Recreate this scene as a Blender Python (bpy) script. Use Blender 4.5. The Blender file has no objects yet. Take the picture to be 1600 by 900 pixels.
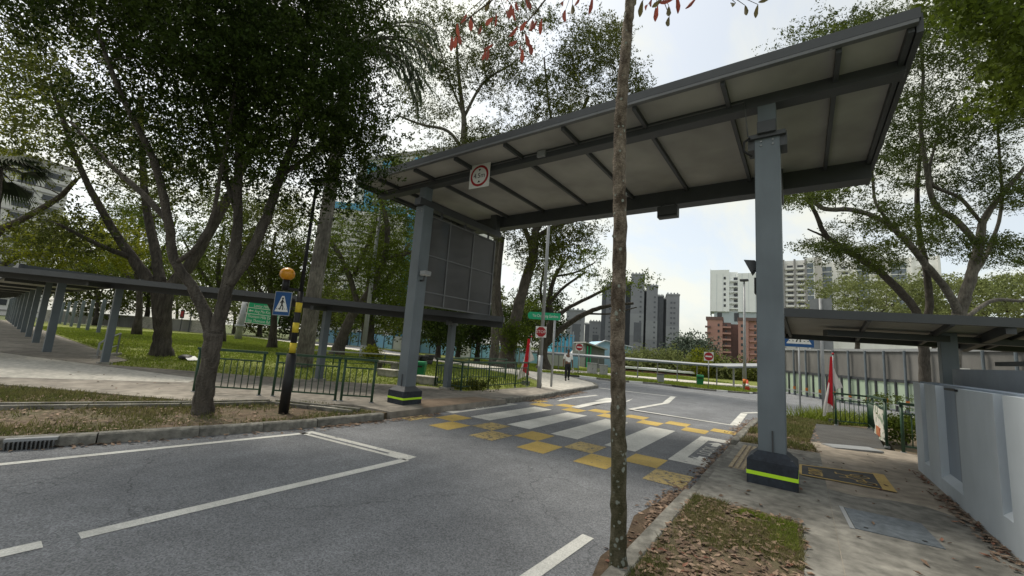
import bpy, bmesh, math, random
import numpy as np
from mathutils import Vector, Matrix
SC = bpy.context.scene
COL = SC.collection
rng = np.random.default_rng(7)
random.seed(7)
R_ = math.radians

# ------------------------------------------------------------------ camera
EYE = np.array([0.0, 0.0, 1.6]); FPX = 633.5
_t, _r, _y = R_(7.97), R_(4.15), R_(35.77)
_f = np.array([-math.sin(_y)*math.cos(_t), math.cos(_y)*math.cos(_t), math.sin(_t)])
_r0 = np.array([math.cos(_y), math.sin(_y), 0.0]); _u0 = np.cross(_r0, _f)
CR = math.cos(_r)*_r0 + math.sin(_r)*_u0
CU = -math.sin(_r)*_r0 + math.cos(_r)*_u0
cam = bpy.data.cameras.new('camera'); cam.sensor_width = 36; cam.lens = FPX/1600*36
cam.clip_start = 0.05; cam.clip_end = 4000
camo = bpy.data.objects.new('camera', cam); COL.objects.link(camo)
camo.matrix_world = Matrix(((CR[0], CU[0], -_f[0], 0), (CR[1], CU[1], -_f[1], 0), (CR[2], CU[2], -_f[2], 1.6), (0, 0, 0, 1)))
SC.camera = camo

# ------------------------------------------------------------------ sky, sun, exposure
SUN_EL = R_(60); SUN_DIR = np.array([-0.95, 0.10])   # towards the sun, in plan
SUN_DIR = SUN_DIR/np.linalg.norm(SUN_DIR)
w = bpy.data.worlds.new('World'); SC.world = w; w.use_nodes = True
nt = w.node_tree; nd = nt.nodes; lk = nt.links; nd.clear()
out = nd.new('ShaderNodeOutputWorld'); bg = nd.new('ShaderNodeBackground'); bg.inputs['Strength'].default_value = 0.12
sky = nd.new('ShaderNodeTexSky'); sky.sky_type = 'NISHITA'; sky.sun_disc = False
sky.sun_elevation = SUN_EL; sky.sun_rotation = math.atan2(SUN_DIR[0], SUN_DIR[1])
sky.air_density = 1.0; sky.dust_density = 3.5; sky.ozone_density = 1.5
tc = nd.new('ShaderNodeTexCoord'); sep = nd.new('ShaderNodeSeparateXYZ'); lk.new(tc.outputs['Generated'], sep.inputs[0])
zc = nd.new('ShaderNodeMath'); zc.operation = 'MAXIMUM'; lk.new(sep.outputs['Z'], zc.inputs[0]); zc.inputs[1].default_value = 0.0
za = nd.new('ShaderNodeMath'); za.operation = 'ADD'; lk.new(zc.outputs[0], za.inputs[0]); za.inputs[1].default_value = 0.22
dv = nd.new('ShaderNodeVectorMath'); dv.operation = 'DIVIDE'
cz = nd.new('ShaderNodeCombineXYZ'); [lk.new(za.outputs[0], cz.inputs[i]) for i in range(3)]
lk.new(tc.outputs['Generated'], dv.inputs[0]); lk.new(cz.outputs[0], dv.inputs[1])
mp = nd.new('ShaderNodeMapping'); mp.inputs['Rotation'].default_value = (0, 0, 0.5); mp.inputs['Scale'].default_value = (1.0, 0.45, 0.5)
lk.new(dv.outputs[0], mp.inputs[0])
nz = nd.new('ShaderNodeTexNoise'); nz.inputs['Scale'].default_value = 2.4; nz.inputs['Detail'].default_value = 7; nz.inputs['Roughness'].default_value = 0.6; nz.inputs['Distortion'].default_value = 0.5
lk.new(mp.outputs[0], nz.inputs['Vector'])
rp = nd.new('ShaderNodeValToRGB'); rp.color_ramp.elements[0].position = 0.38; rp.color_ramp.elements[1].position = 0.60
rp.color_ramp.elements[0].color = (0.58, 0.58, 0.58, 1); rp.color_ramp.elements[1].color = (0.97, 0.97, 0.97, 1)
lk.new(nz.outputs['Fac'], rp.inputs[0])
# cloud veil: whitens the sky colour, following the sky's own brightness
bw = nd.new('ShaderNodeRGBToBW'); lk.new(sky.outputs[0], bw.inputs[0])
cb = nd.new('ShaderNodeMath'); cb.operation = 'MULTIPLY_ADD'; lk.new(bw.outputs[0], cb.inputs[0]); cb.inputs[1].default_value = 0.24; cb.inputs[2].default_value = 3.0
cc = nd.new('ShaderNodeVectorMath'); cc.operation = 'SCALE'; cc.inputs[0].default_value = (0.99, 1.0, 0.90); lk.new(cb.outputs[0], cc.inputs['Scale'])
mx = nd.new('ShaderNodeMix'); mx.data_type = 'RGBA'
lk.new(rp.outputs[0], mx.inputs['Factor']); lk.new(sky.outputs[0], mx.inputs[6]); lk.new(cc.outputs[0], mx.inputs[7])
lk.new(mx.outputs[2], bg.inputs['Color']); lk.new(bg.outputs[0], out.inputs['Surface'])
sl = bpy.data.lights.new('sun', 'SUN'); sl.energy = 1.5; sl.angle = R_(16); sl.color = (1.0, 0.93, 0.80)
so = bpy.data.objects.new('sun', sl); COL.objects.link(so)
sd = Vector((SUN_DIR[0]*math.cos(SUN_EL), SUN_DIR[1]*math.cos(SUN_EL), math.sin(SUN_EL)))
so.rotation_euler = sd.to_track_quat('Z', 'Y').to_euler(); so.location = (-30, 20, 40)
SC.view_settings.view_transform = 'Standard'; SC.view_settings.look = 'None'
SC.view_settings.exposure = 1.1; SC.view_settings.gamma = 1.0; SC.view_settings.use_curve_mapping = False
SC.cycles.max_bounces = 6; SC.cycles.transparent_max_bounces = 12

# ------------------------------------------------------------------ helpers
def gh(x, y):
    d = .95*y + .35*(x+4) - 11
    return -.035*min(max(d, 0), 30) - .005*min(max(d-30, 0), 200)
def ray(px, py): return _f + CR*(px-800)/FPX - CU*(py-450)/FPX
def at(px, py, dep):
    return EYE + ray(px, py)*dep
def gp(px, py, off=0.0):
    z = 0.0
    d = ray(px, py)
    for _ in range(60):
        k = (z+off-1.6)/d[2]; x, y = d[0]*k, d[1]*k; z = .5*z + .5*gh(x, y)
    return (float(x), float(y))
def V(p): return (float(p[0]), float(p[1]), float(p[2]))

class MB:
    def __init__(s): s.v = []; s.f = []
    def add(s, vs, fs):
        o = len(s.v); s.v += [tuple(map(float, v)) for v in vs]; s.f += [tuple(i+o for i in f) for f in fs]; return s
    def box(s, x0, x1, y0, y1, z0, z1, M=None):
        vs = [(x0,y0,z0),(x1,y0,z0),(x1,y1,z0),(x0,y1,z0),(x0,y0,z1),(x1,y0,z1),(x1,y1,z1),(x0,y1,z1)]
        if M is not None: vs = [tuple(M @ Vector(v)) for v in vs]
        return s.add(vs, [(0,3,2,1),(4,5,6,7),(0,1,5,4),(1,2,6,5),(2,3,7,6),(3,0,4,7)])
    def frustum(s, cx, cy, z0, z1, a0, b0, a1, b1):
        vs = [(cx-a0,cy-b0,z0),(cx+a0,cy-b0,z0),(cx+a0,cy+b0,z0),(cx-a0,cy+b0,z0),(cx-a1,cy-b1,z1),(cx+a1,cy-b1,z1),(cx+a1,cy+b1,z1),(cx-a1,cy+b1,z1)]
        return s.add(vs, [(0,3,2,1),(4,5,6,7),(0,1,5,4),(1,2,6,5),(2,3,7,6),(3,0,4,7)])
    def tube(s, pts, rad, n=8, cap=True, squash=1.0):
        P = [np.array(p, float) for p in pts]; m = len(P)
        if not hasattr(rad, '__len__'): rad = [rad]*m
        o = len(s.v); prev = None
        for i in range(m):
            t = P[min(i+1, m-1)] - P[max(i-1, 0)]; t = t/(np.linalg.norm(t)+1e-9)
            a = np.array([1., 0, 0]) if prev is None and abs(t[0]) < .9 else (np.array([0, 1., 0]) if prev is None else prev)
            a = a - t*(a@t); a /= (np.linalg.norm(a)+1e-9); b = np.cross(t, a); prev = a
            for k in range(n):
                g = 2*math.pi*k/n
                s.v.append(tuple(P[i] + rad[i]*(a*math.cos(g)*squash + b*math.sin(g))))
        for i in range(m-1):
            for k in range(n):
                k2 = (k+1) % n
                s.f.append((o+i*n+k, o+i*n+k2, o+(i+1)*n+k2, o+(i+1)*n+k))
        if cap:
            s.f.append(tuple(o+k for k in reversed(range(n)))); s.f.append(tuple(o+(m-1)*n+k for k in range(n)))
        return s
    def cyl(s, x, y, z0, z1, r, n=12, r1=None):
        return s.tube([(x, y, z0), (x, y, z1)], [r, r if r1 is None else r1], n)
    def bar(s, p, q, wx, wz):
        p = Vector(p); q = Vector(q); d = q-p; L = d.length
        M = Matrix.Translation(p) @ d.to_track_quat('X', 'Z').to_matrix().to_4x4()
        return s.box(0, L, -wx/2, wx/2, -wz/2, wz/2, M)
    def prism(s, poly, M, th):
        n = len(poly); vs = [tuple(M @ Vector((x, y, 0))) for x, y in poly] + [tuple(M @ Vector((x, y, th))) for x, y in poly]
        return s.add(vs, [tuple(reversed(range(n))), tuple(range(n, 2*n))] + [(i, (i+1) % n, n+(i+1) % n, n+i) for i in range(n)])
    def sphere(s, c, r, n=14, m=9, sx=1, sy=1, sz=1):
        o = len(s.v)
        for i in range(m+1):
            th = math.pi*i/m
            for k in range(n):
                g = 2*math.pi*k/n
                s.v.append((c[0]+r*sx*math.sin(th)*math.cos(g), c[1]+r*sy*math.sin(th)*math.sin(g), c[2]+r*sz*math.cos(th)))
        for i in range(m):
            for k in range(n):
                k2 = (k+1) % n; s.f.append((o+i*n+k, o+(i+1)*n+k, o+(i+1)*n+k2, o+i*n+k2))
        return s
    def mesh(s, name, mat, smooth=False):
        me = bpy.data.meshes.new(name); me.from_pydata(s.v, [], s.f); me.update()
        if smooth: me.polygons.foreach_set('use_smooth', [True]*len(me.polygons))
        if mat is not None: me.materials.append(mat)
        return me
    def build(s, name, mat, parent=None, smooth=False, bevel=0.0, world=False):
        return place(name, s.mesh(name, mat, smooth), parent, bevel, world)
def place(name, me, parent=None, bevel=0.0, world=False):
    o = bpy.data.objects.new(name, me); COL.objects.link(o); o.parent = parent
    if world and parent is not None:
        wl = Vector(parent.location)
        if parent.parent is not None: wl = wl + Vector(parent.parent.location)
        o.location = -wl if parent.type == 'EMPTY' else (0, 0, 0)
    if bevel:
        b = o.modifiers.new('bevel', 'BEVEL'); b.width = bevel; b.segments = 2; b.limit_method = 'ANGLE'
    return o
def tag(o, label=None, cat=None, group=None, kind=None):
    if label: o['label'] = label
    if cat: o['category'] = cat
    if group: o['group'] = group
    if kind: o['kind'] = kind
    return o
def thing(name, loc, label, cat, group=None, rz=0.0):
    o = bpy.data.objects.new(name, None); COL.objects.link(o); o.location = V(loc); o.rotation_euler = (0, 0, rz)
    o.empty_display_size = .2
    return tag(o, label, cat, group)
def struct(name, loc=(0, 0, 0)):
    o = bpy.data.objects.new(name, None); COL.objects.link(o); o.location = loc; o['kind'] = 'structure'; return o
def inst(name, me, parent, loc, rz=0.0, scale=(1, 1, 1), rot=None):
    o = bpy.data.objects.new(name, me); COL.objects.link(o); o.parent = parent; o.location = V(loc)
    o.rotation_euler = rot if rot else (0, 0, rz); o.scale = scale; return o
def npmesh(name, verts, nper, mat, smooth=False):
    """verts: (N*nper,3) array, every nper consecutive verts make one face"""
    verts = np.ascontiguousarray(verts, dtype=np.float32); n = len(verts)
    me = bpy.data.meshes.new(name); me.vertices.add(n); me.vertices.foreach_set('co', verts.ravel())
    me.loops.add(n); me.loops.foreach_set('vertex_index', np.arange(n, dtype=np.int32))
    k = n//nper; me.polygons.add(k); me.polygons.foreach_set('loop_start', np.arange(0, n, nper, dtype=np.int32))
    me.update(calc_edges=True); me.validate()
    if mat is not None: me.materials.append(mat)
    return me
def text(body, size, mat, parent, M, name='lettering', ext=.002, sx=1.0, align='CENTER'):
    cu = bpy.data.curves.new('t', 'FONT'); cu.body = body; cu.size = size; cu.align_x = align; cu.align_y = 'CENTER'; cu.extrude = ext; cu.resolution_u = 3
    tmp = bpy.data.objects.new('t', cu); COL.objects.link(tmp); dg = bpy.context.evaluated_depsgraph_get()
    me = bpy.data.meshes.new_from_object(tmp.evaluated_get(dg)); bpy.data.objects.remove(tmp); bpy.data.curves.remove(cu)
    me.transform(M @ Matrix.Diagonal((sx, 1, 1, 1))); me.materials.clear(); me.materials.append(mat)
    o = bpy.data.objects.new(name, me); COL.objects.link(o); o.parent = parent; return o

# ------------------------------------------------------------------ materials
def mat(name, col, rough=0.8, var=0.12, scale=6.0, col2=None, bump=0.0, bscale=60.0, spec=0.3, metal=0.0, ramp=(0.35, 0.7), scale2=None, coords='Object', alpha=1.0, bdist=.02, island=0.0, transl=0.0, streak=None, detail=6, amp=.25):
    m = bpy.data.materials.new(name); m.use_nodes = True; n = m.node_tree.nodes; l = m.node_tree.links
    b = n['Principled BSDF']; o = n['Material Output']
    b.inputs['Roughness'].default_value = rough; b.inputs['Specular IOR Level'].default_value = spec; b.inputs['Metallic'].default_value = metal
    t = n.new('ShaderNodeTexCoord'); src = t.outputs[coords]
    if coords == 'World':
        pass
    if streak:
        mpn = n.new('ShaderNodeMapping'); mpn.inputs['Scale'].default_value = streak; l.new(src, mpn.inputs[0]); src = mpn.outputs[0]
    nz = n.new('ShaderNodeTexNoise'); nz.inputs['Scale'].default_value = scale; nz.inputs['Detail'].default_value = detail; nz.inputs['Roughness'].default_value = .65
    l.new(src, nz.inputs['Vector'])
    r = n.new('ShaderNodeValToRGB'); r.color_ramp.elements[0].position = ramp[0]; r.color_ramp.elements[1].position = ramp[1]
    c2 = col2 if col2 else tuple(min(1, c*(1+var)) for c in col)
    c1 = col if col2 else tuple(c*(1-var) for c in col)
    r.color_ramp.elements[0].color = (*c1, 1); r.color_ramp.elements[1].color = (*c2, 1); l.new(nz.outputs['Fac'], r.inputs[0])
    cur = r.outputs[0]
    if scale2:
        nz2 = n.new('ShaderNodeTexNoise'); nz2.inputs['Scale'].default_value = scale2; nz2.inputs['Detail'].default_value = 3; l.new(t.outputs[coords], nz2.inputs['Vector'])
        mr = n.new('ShaderNodeMapRange'); mr.inputs[1].default_value = .3; mr.inputs[2].default_value = .7; mr.inputs[3].default_value = 1-amp*1.1; mr.inputs[4].default_value = 1+amp*.9; l.new(nz2.outputs['Fac'], mr.inputs[0])
        mm = n.new('ShaderNodeMix'); mm.data_type = 'RGBA'; mm.blend_type = 'MULTIPLY'; mm.inputs['Factor'].default_value = 1
        l.new(cur, mm.inputs[6]); l.new(mr.outputs[0], mm.inputs[7]); cur = mm.outputs[2]
    if island:
        g = n.new('ShaderNodeNewGeometry'); mr = n.new('ShaderNodeMapRange'); mr.inputs[3].default_value = 1-island; mr.inputs[4].default_value = 1+island
        l.new(g.outputs['Random Per Island'], mr.inputs[0])
        mm = n.new('ShaderNodeMix'); mm.data_type = 'RGBA'; mm.blend_type = 'MULTIPLY'; mm.inputs['Factor'].default_value = 1
        l.new(cur, mm.inputs[6]); l.new(mr.outputs[0], mm.inputs[7]); cur = mm.outputs[2]
    l.new(cur, b.inputs['Base Color'])
    if bump:
        nb = n.new('ShaderNodeTexNoise'); nb.inputs['Scale'].default_value = bscale; nb.inputs['Detail'].default_value = 4; l.new(t.outputs[coords], nb.inputs['Vector'])
        bp = n.new('ShaderNodeBump'); bp.inputs['Strength'].default_value = bump; bp.inputs['Distance'].default_value = bdist; l.new(nb.outputs['Fac'], bp.inputs['Height']); l.new(bp.outputs[0], b.inputs['Normal'])
    if transl:
        tr = n.new('ShaderNodeBsdfTranslucent'); l.new(cur, tr.inputs['Color']); ms = n.new('ShaderNodeMixShader'); ms.inputs[0].default_value = transl
        l.new(b.outputs[0], ms.inputs[1]); l.new(tr.outputs[0], ms.inputs[2]); l.new(ms.outputs[0], o.inputs['Surface'])
    if alpha < 1:
        tr = n.new('ShaderNodeBsdfTransparent'); ms = n.new('ShaderNodeMixShader'); ms.inputs[0].default_value = alpha
        l.new(tr.outputs[0], ms.inputs[1]); l.new(b.outputs[0], ms.inputs[2]); l.new(ms.outputs[0], o.inputs['Surface'])
    return m
def paint_mat(name, col, under, wear=.5, scale=9):
    """worn road paint: the asphalt shows through where noise is high"""
    m = bpy.data.materials.new(name); m.use_nodes = True; n = m.node_tree.nodes; l = m.node_tree.links; b = n['Principled BSDF']; b.inputs['Roughness'].default_value = .75; b.inputs['Specular IOR Level'].default_value = .2
    t = n.new('ShaderNodeTexCoord'); nz = n.new('ShaderNodeTexNoise'); nz.inputs['Scale'].default_value = scale; nz.inputs['Detail'].default_value = 9; nz.inputs['Roughness'].default_value = .75; l.new(t.outputs['Object'], nz.inputs['Vector'])
    r = n.new('ShaderNodeValToRGB'); e = r.color_ramp.elements; e[0].position = wear; e[1].position = wear+.09; e[0].color = (*col, 1); e[1].color = (*under, 1)
    e2 = r.color_ramp.elements.new(wear-.2); e2.color = (*[c*.86 for c in col], 1)
    l.new(nz.outputs['Fac'], r.inputs[0])
    n2 = n.new('ShaderNodeTexNoise'); n2.inputs['Scale'].default_value = 90; n2.inputs['Detail'].default_value = 2; l.new(t.outputs['Object'], n2.inputs['Vector'])
    mr = n.new('ShaderNodeMapRange'); mr.inputs[1].default_value = .35; mr.inputs[2].default_value = .6; mr.inputs[3].default_value = .78; mr.inputs[4].default_value = 1.0; l.new(n2.outputs['Fac'], mr.inputs[0])
    mm = n.new('ShaderNodeMix'); mm.data_type = 'RGBA'; mm.blend_type = 'MULTIPLY'; mm.inputs['Factor'].default_value = 1; l.new(r.outputs[0], mm.inputs[6]); l.new(mr.outputs[0], mm.inputs[7])
    n3 = n.new('ShaderNodeTexNoise'); n3.inputs['Scale'].default_value = 1.3; n3.inputs['Detail'].default_value = 6; l.new(t.outputs['Object'], n3.inputs['Vector'])   # grime carried on by tyres
    m3 = n.new('ShaderNodeMapRange'); m3.inputs[1].default_value = .35; m3.inputs[2].default_value = .65; m3.inputs[3].default_value = .74; m3.inputs[4].default_value = 1.0; l.new(n3.outputs['Fac'], m3.inputs[0])
    m4 = n.new('ShaderNodeMix'); m4.data_type = 'RGBA'; m4.blend_type = 'MULTIPLY'; m4.inputs['Factor'].default_value = 1; l.new(mm.outputs[2], m4.inputs[6]); l.new(m3.outputs[0], m4.inputs[7])
    l.new(m4.outputs[2], b.inputs['Base Color'])
    return m
M = {}
def road_material():
    m = mat('asphalt', (.148, .153, .163), .85, .1, .5, col2=(.190, .196, .207), scale2=3.0, amp=.10, bump=.5, bscale=180, spec=.25)
    n = m.node_tree.nodes; l = m.node_tree.links; b = n['Principled BSDF']; cur = b.inputs['Base Color'].links[0].from_socket
    t = n.new('ShaderNodeTexCoord'); v = n.new('ShaderNodeTexVoronoi'); v.inputs['Scale'].default_value = 95; l.new(t.outputs['Object'], v.inputs['Vector'])
    sp = n.new('ShaderNodeSeparateColor'); l.new(v.outputs['Color'], sp.inputs[0])
    r = n.new('ShaderNodeMapRange'); r.inputs[1].default_value = .0; r.inputs[2].default_value = 1.; r.inputs[3].default_value = .66; r.inputs[4].default_value = 1.4; l.new(sp.outputs[0], r.inputs[0])
    mm = n.new('ShaderNodeMix'); mm.data_type = 'RGBA'; mm.blend_type = 'MULTIPLY'; mm.inputs['Factor'].default_value = 1; l.new(cur, mm.inputs[6]); l.new(r.outputs[0], mm.inputs[7])
    # faint tyre-darkened bands running along the road, plus patches
    w_ = n.new('ShaderNodeTexNoise'); mp_ = n.new('ShaderNodeMapping'); mp_.inputs['Scale'].default_value = (1.6, .12, 1); l.new(t.outputs['Object'], mp_.inputs[0]); l.new(mp_.outputs[0], w_.inputs['Vector']); w_.inputs['Scale'].default_value = 1.0; w_.inputs['Detail'].default_value = 5
    r2 = n.new('ShaderNodeMapRange'); r2.inputs[1].default_value = .3; r2.inputs[2].default_value = .7; r2.inputs[3].default_value = .9; r2.inputs[4].default_value = 1.1; l.new(w_.outputs['Fac'], r2.inputs[0])
    m2 = n.new('ShaderNodeMix'); m2.data_type = 'RGBA'; m2.blend_type = 'MULTIPLY'; m2.inputs['Factor'].default_value = 1; l.new(mm.outputs[2], m2.inputs[6]); l.new(r2.outputs[0], m2.inputs[7])
    # hairline cracks
    vc = n.new('ShaderNodeTexVoronoi'); vc.feature = 'DISTANCE_TO_EDGE'; vc.inputs['Scale'].default_value = .32
    nw = n.new('ShaderNodeTexNoise'); nw.inputs['Scale'].default_value = 1.5; nw.inputs['Detail'].default_value = 5; l.new(t.outputs['Object'], nw.inputs['Vector'])
    ad = n.new('ShaderNodeVectorMath'); ad.operation = 'ADD'; l.new(t.outputs['Object'], ad.inputs[0]); l.new(nw.outputs['Color'], ad.inputs[1]); l.new(ad.outputs[0], vc.inputs['Vector'])
    rc = n.new('ShaderNodeMapRange'); rc.inputs[1].default_value = .0; rc.inputs[2].default_value = .004; rc.inputs[3].default_value = .62; rc.inputs[4].default_value = 1.; l.new(vc.outputs['Distance'], rc.inputs[0])
    m3 = n.new('ShaderNodeMix'); m3.data_type = 'RGBA'; m3.blend_type = 'MULTIPLY'; m3.inputs['Factor'].default_value = 1; l.new(m2.outputs[2], m3.inputs[6]); l.new(rc.outputs[0], m3.inputs[7])
    l.new(m3.outputs[2], b.inputs['Base Color'])
    return m
M['asphalt'] = road_material()
M['conc'] = mat('pavement concrete', (.22, .21, .19), .9, .1, 1.1, col2=(.38, .36, .32), scale2=7, bump=.25, bscale=120)
M['conc_beige'] = mat('beige concrete path', (.21, .18, .145), .9, .1, .9, col2=(.34, .295, .24), scale2=6, bump=.25, bscale=120)
M['conc_dark'] = mat('stained concrete', (.105, .102, .092), .9, .1, 1.6, col2=(.26, .25, .222), scale2=8, amp=.32, bump=.25, bscale=120)
M['conc_light'] = mat('pale concrete', (.42, .40, .355), .9, .1, 1.2, col2=(.56, .53, .47), scale2=8, bump=.2, bscale=100)
M['path_left'] = mat('brown-grey path concrete', (.19, .172, .148), .9, .1, .8, col2=(.31, .28, .24), scale2=5, bump=.25, bscale=100)
M['brown_patch'] = mat('brown patched concrete', (.19, .14, .10), .9, .1, 3, col2=(.27, .205, .15), bump=.3, bscale=140)
M['kerb'] = mat('old kerb stone', (.10, .097, .086), .9, .1, 2.2, col2=(.26, .25, .22), scale2=9, bump=.5, bscale=60)
M['kerb_w'] = mat('white kerb paint', (.62, .62, .6), .8, .08, 5)
M['kerb_k'] = mat('black kerb paint', (.04, .04, .04), .8, .2, 5)
M['soil'] = mat('bare soil', (.055, .038, .024), .95, .2, 2.5, col2=(.12, .085, .055), scale2=9, bump=.8, bscale=40)
M['lawn'] = mat('lawn ground', (.12, .145, .022), .95, .2, .8, col2=(.17, .185, .045), scale2=6, bump=.6, bscale=30)
M['verge'] = mat('verge ground', (.125, .088, .060), .95, .2, 1.6, col2=(.085, .078, .042), scale2=8, bump=.8, bscale=40)
M['ground'] = mat('far ground', (.06, .075, .022), .95, .2, .1, col2=(.10, .12, .04), scale2=1)
M['grass'] = mat('grass blades', (.125, .18, .014), .7, .2, .9, col2=(.23, .265, .045), island=.35, transl=.3)
M['grass_dry'] = mat('dry grass blades', (.10, .12, .03), .8, .2, 1.5, col2=(.19, .165, .075), island=.4, transl=.3)
M['white'] = paint_mat('white road paint', (.78, .77, .72), (.13, .13, .13), .66)
M['white_worn'] = paint_mat('worn white paint', (.72, .71, .66), (.13, .13, .13), .57)
M['yellow'] = paint_mat('yellow road paint', (.60, .43, .13), (.16, .15, .13), .57)
M['yellow_worn'] = paint_mat('worn yellow paint', (.54, .41, .17), (.16, .15, .13), .49, 12)
M['yellow_box'] = paint_mat('yellow path paint', (.66, .46, .16), (.2, .18, .14), .62, 14)
M['box_grey'] = mat('dark path coating', (.07, .07, .07), .9, .2, 5, bump=.2)
M['ramp'] = mat('dark ramp asphalt', (.05, .049, .047), .9, .2, 2, col2=(.085, .083, .079), bump=.3, bscale=120)
M['steel'] = mat('grey-blue painted steel', (.122, .146, .165), .5, .05, 3, scale2=1.3, amp=.14, spec=.4, bump=.04, bscale=200, streak=(2, 2, .5))
M['steel_d'] = mat('dark grey painted steel', (.052, .056, .061), .5, .1, 3, spec=.4)
M['steel_frame'] = mat('grey frame steel', (.12, .125, .13), .5, .1, 3, spec=.4)
M['soffit'] = mat('pale soffit board', (.36, .354, .33), .8, .05, 1.0, scale2=.9, amp=.22)
M['roof_top'] = mat('dark roof sheet', (.07, .078, .085), .5, .1, 4, metal=.2)
M['base_navy'] = mat('navy post base', (.022, .028, .038), .6, .25, 6, scale2=20)
M['lime'] = mat('lime reflective band', (.48, .78, .03), .5, .05, 5)
M['mesh_panel'] = mat('perforated dark panel', (.075, .075, .078), .55, .1, 1.5, alpha=.86, scale2=.8)
M['rail_green'] = mat('dark green railing paint', (.016, .05, .026), .45, .2, 9, spec=.4)
M['rail_top'] = mat('weathered green rail', (.045, .085, .055), .5, .2, 9)
M['black'] = mat('black paint', (.014, .014, .015), .5, .2, 10)
M['yel'] = mat('yellow post band', (.55, .42, .035), .6, .12, 12)
M['amber'] = mat('amber globe', (.62, .26, .01), .3, .06, 4, spec=.5)
M['sign_white'] = mat('white sign sheet', (.66, .66, .64), .5, .06, 5)
M['sign_blue'] = mat('blue sign sheet', (.015, .075, .22), .5, .1, 5)
M['sign_red'] = mat('red sign sheet', (.33, .02, .025), .5, .1, 5)
M['sign_green'] = mat('green sign sheet', (.015, .33, .16), .5, .08, 5)
M['sign_black'] = mat('black sign print', (.012, .012, .012), .6, .1, 5)
M['galv'] = mat('galvanised post', (.30, .31, .32), .5, .1, 6, metal=.2)
M['galv_d'] = mat('dull galvanised back', (.25, .26, .27), .5, .08, 6)
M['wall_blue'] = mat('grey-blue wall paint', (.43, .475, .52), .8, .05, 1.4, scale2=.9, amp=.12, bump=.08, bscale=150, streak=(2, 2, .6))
M['wall_blue_shade'] = mat('recess-shaded grey-blue wall paint', (.25, .295, .36), .8, .08, 1.5, streak=(2, 2, .5))  # same wall, recess shade put into the colour so the niches read deeper
M['wall_rail'] = mat('dark wall coping', (.23, .26, .30), .7, .1, 2)
M['bark'] = mat('rough grey bark', (.042, .036, .030), .95, .2, 18, col2=(.135, .12, .102), bump=.9, bscale=34, streak=(1, 1, .16), scale2=2.2, ramp=(.3, .75), bdist=.05, detail=9)
M['bark_dark'] = mat('dark bark', (.035, .03, .025), .95, .2, 12, col2=(.10, .088, .074), bump=.9, bscale=30, streak=(1, 1, .16), bdist=.05, detail=9, scale2=2)
M['bark_pale'] = mat('pale smooth bark', (.065, .059, .05), .9, .2, 14, col2=(.21, .195, .17), bump=.8, bscale=40, scale2=1.6, ramp=(.3, .72), bdist=.04, streak=(1, 1, .3), detail=9, amp=.4)
M['bark_brown'] = mat('blotchy brown bark', (.06, .044, .030), .9, .2, 14, col2=(.27, .225, .175), bump=.9, bscale=90, scale2=40, ramp=(.4, .72), streak=(1, 1, .6))
def mossy(m):
    n = m.node_tree.nodes; l = m.node_tree.links; b = n['Principled BSDF']; cur = b.inputs['Base Color'].links[0].from_socket
    t = n.new('ShaderNodeTexCoord'); sx = n.new('ShaderNodeSeparateXYZ'); l.new(t.outputs['Object'], sx.inputs[0]); mr = n.new('ShaderNodeMapRange'); mr.inputs[1].default_value = 1.45; mr.inputs[2].default_value = .7; mr.inputs[3].default_value = 0; mr.inputs[4].default_value = .62; l.new(sx.outputs['Z'], mr.inputs[0])
    mx_ = n.new('ShaderNodeMix'); mx_.data_type = 'RGBA'; l.new(mr.outputs[0], mx_.inputs['Factor']); l.new(cur, mx_.inputs[6]); mx_.inputs[7].default_value = (.045, .05, .018, 1); l.new(mx_.outputs[2], b.inputs['Base Color'])
mossy(M['bark_brown'])
M['lichen'] = mat('pale lichen', (.19, .205, .175), .9, .15, 30)
M['leaf_dark'] = mat('dark small leaves', (.020, .036, .006), .6, .2, .6, col2=(.042, .062, .009), island=.45, transl=.30, spec=.08)
M['leaf_mid'] = mat('mid green leaves', (.055, .085, .010), .6, .2, .35, col2=(.105, .135, .018), island=.4, transl=.45, spec=.12)
M['leaf_yel'] = mat('yellow-green leaves', (.11, .135, .010), .6, .2, .4, col2=(.19, .19, .016), island=.4, transl=.5, spec=.12)
M['leaf_olive'] = mat('olive leaves', (.048, .064, .012), .6, .2, .3, col2=(.095, .105, .02), island=.4, transl=.42, spec=.12)
M['leaf_rain'] = mat('feathery leaves', (.04, .06, .014), .6, .2, .25, col2=(.09, .115, .022), island=.4, transl=.45, spec=.12)
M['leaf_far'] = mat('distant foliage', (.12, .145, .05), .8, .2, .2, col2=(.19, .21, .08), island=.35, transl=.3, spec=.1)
M['leaf_haze'] = mat('far bluish foliage', (.075, .095, .075), .9, .2, .1, col2=(.11, .135, .10), island=.3, spec=.05)  # distance haze mixed into the leaf colour as a bluish tint
M['palm'] = mat('palm leaflets', (.028, .045, .02), .5, .2, .5, col2=(.06, .085, .035), island=.4, transl=.35)
M['red_leaf'] = mat('red withering leaf', (.17, .03, .024), .5, .2, 14, col2=(.29, .075, .05), transl=.45)
M['brown_leaf_g'] = mat('olive old leaf', (.07, .075, .025), .5, .2, 14, col2=(.13, .10, .04), transl=.4)
M['litter'] = mat('dry brown leaves', (.095, .062, .044), .85, .3, 9, col2=(.235, .17, .12), island=.6)
M['litter_red'] = mat('reddish dry leaves', (.17, .075, .055), .85, .3, 3, col2=(.30, .17, .11), island=.4)
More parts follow.
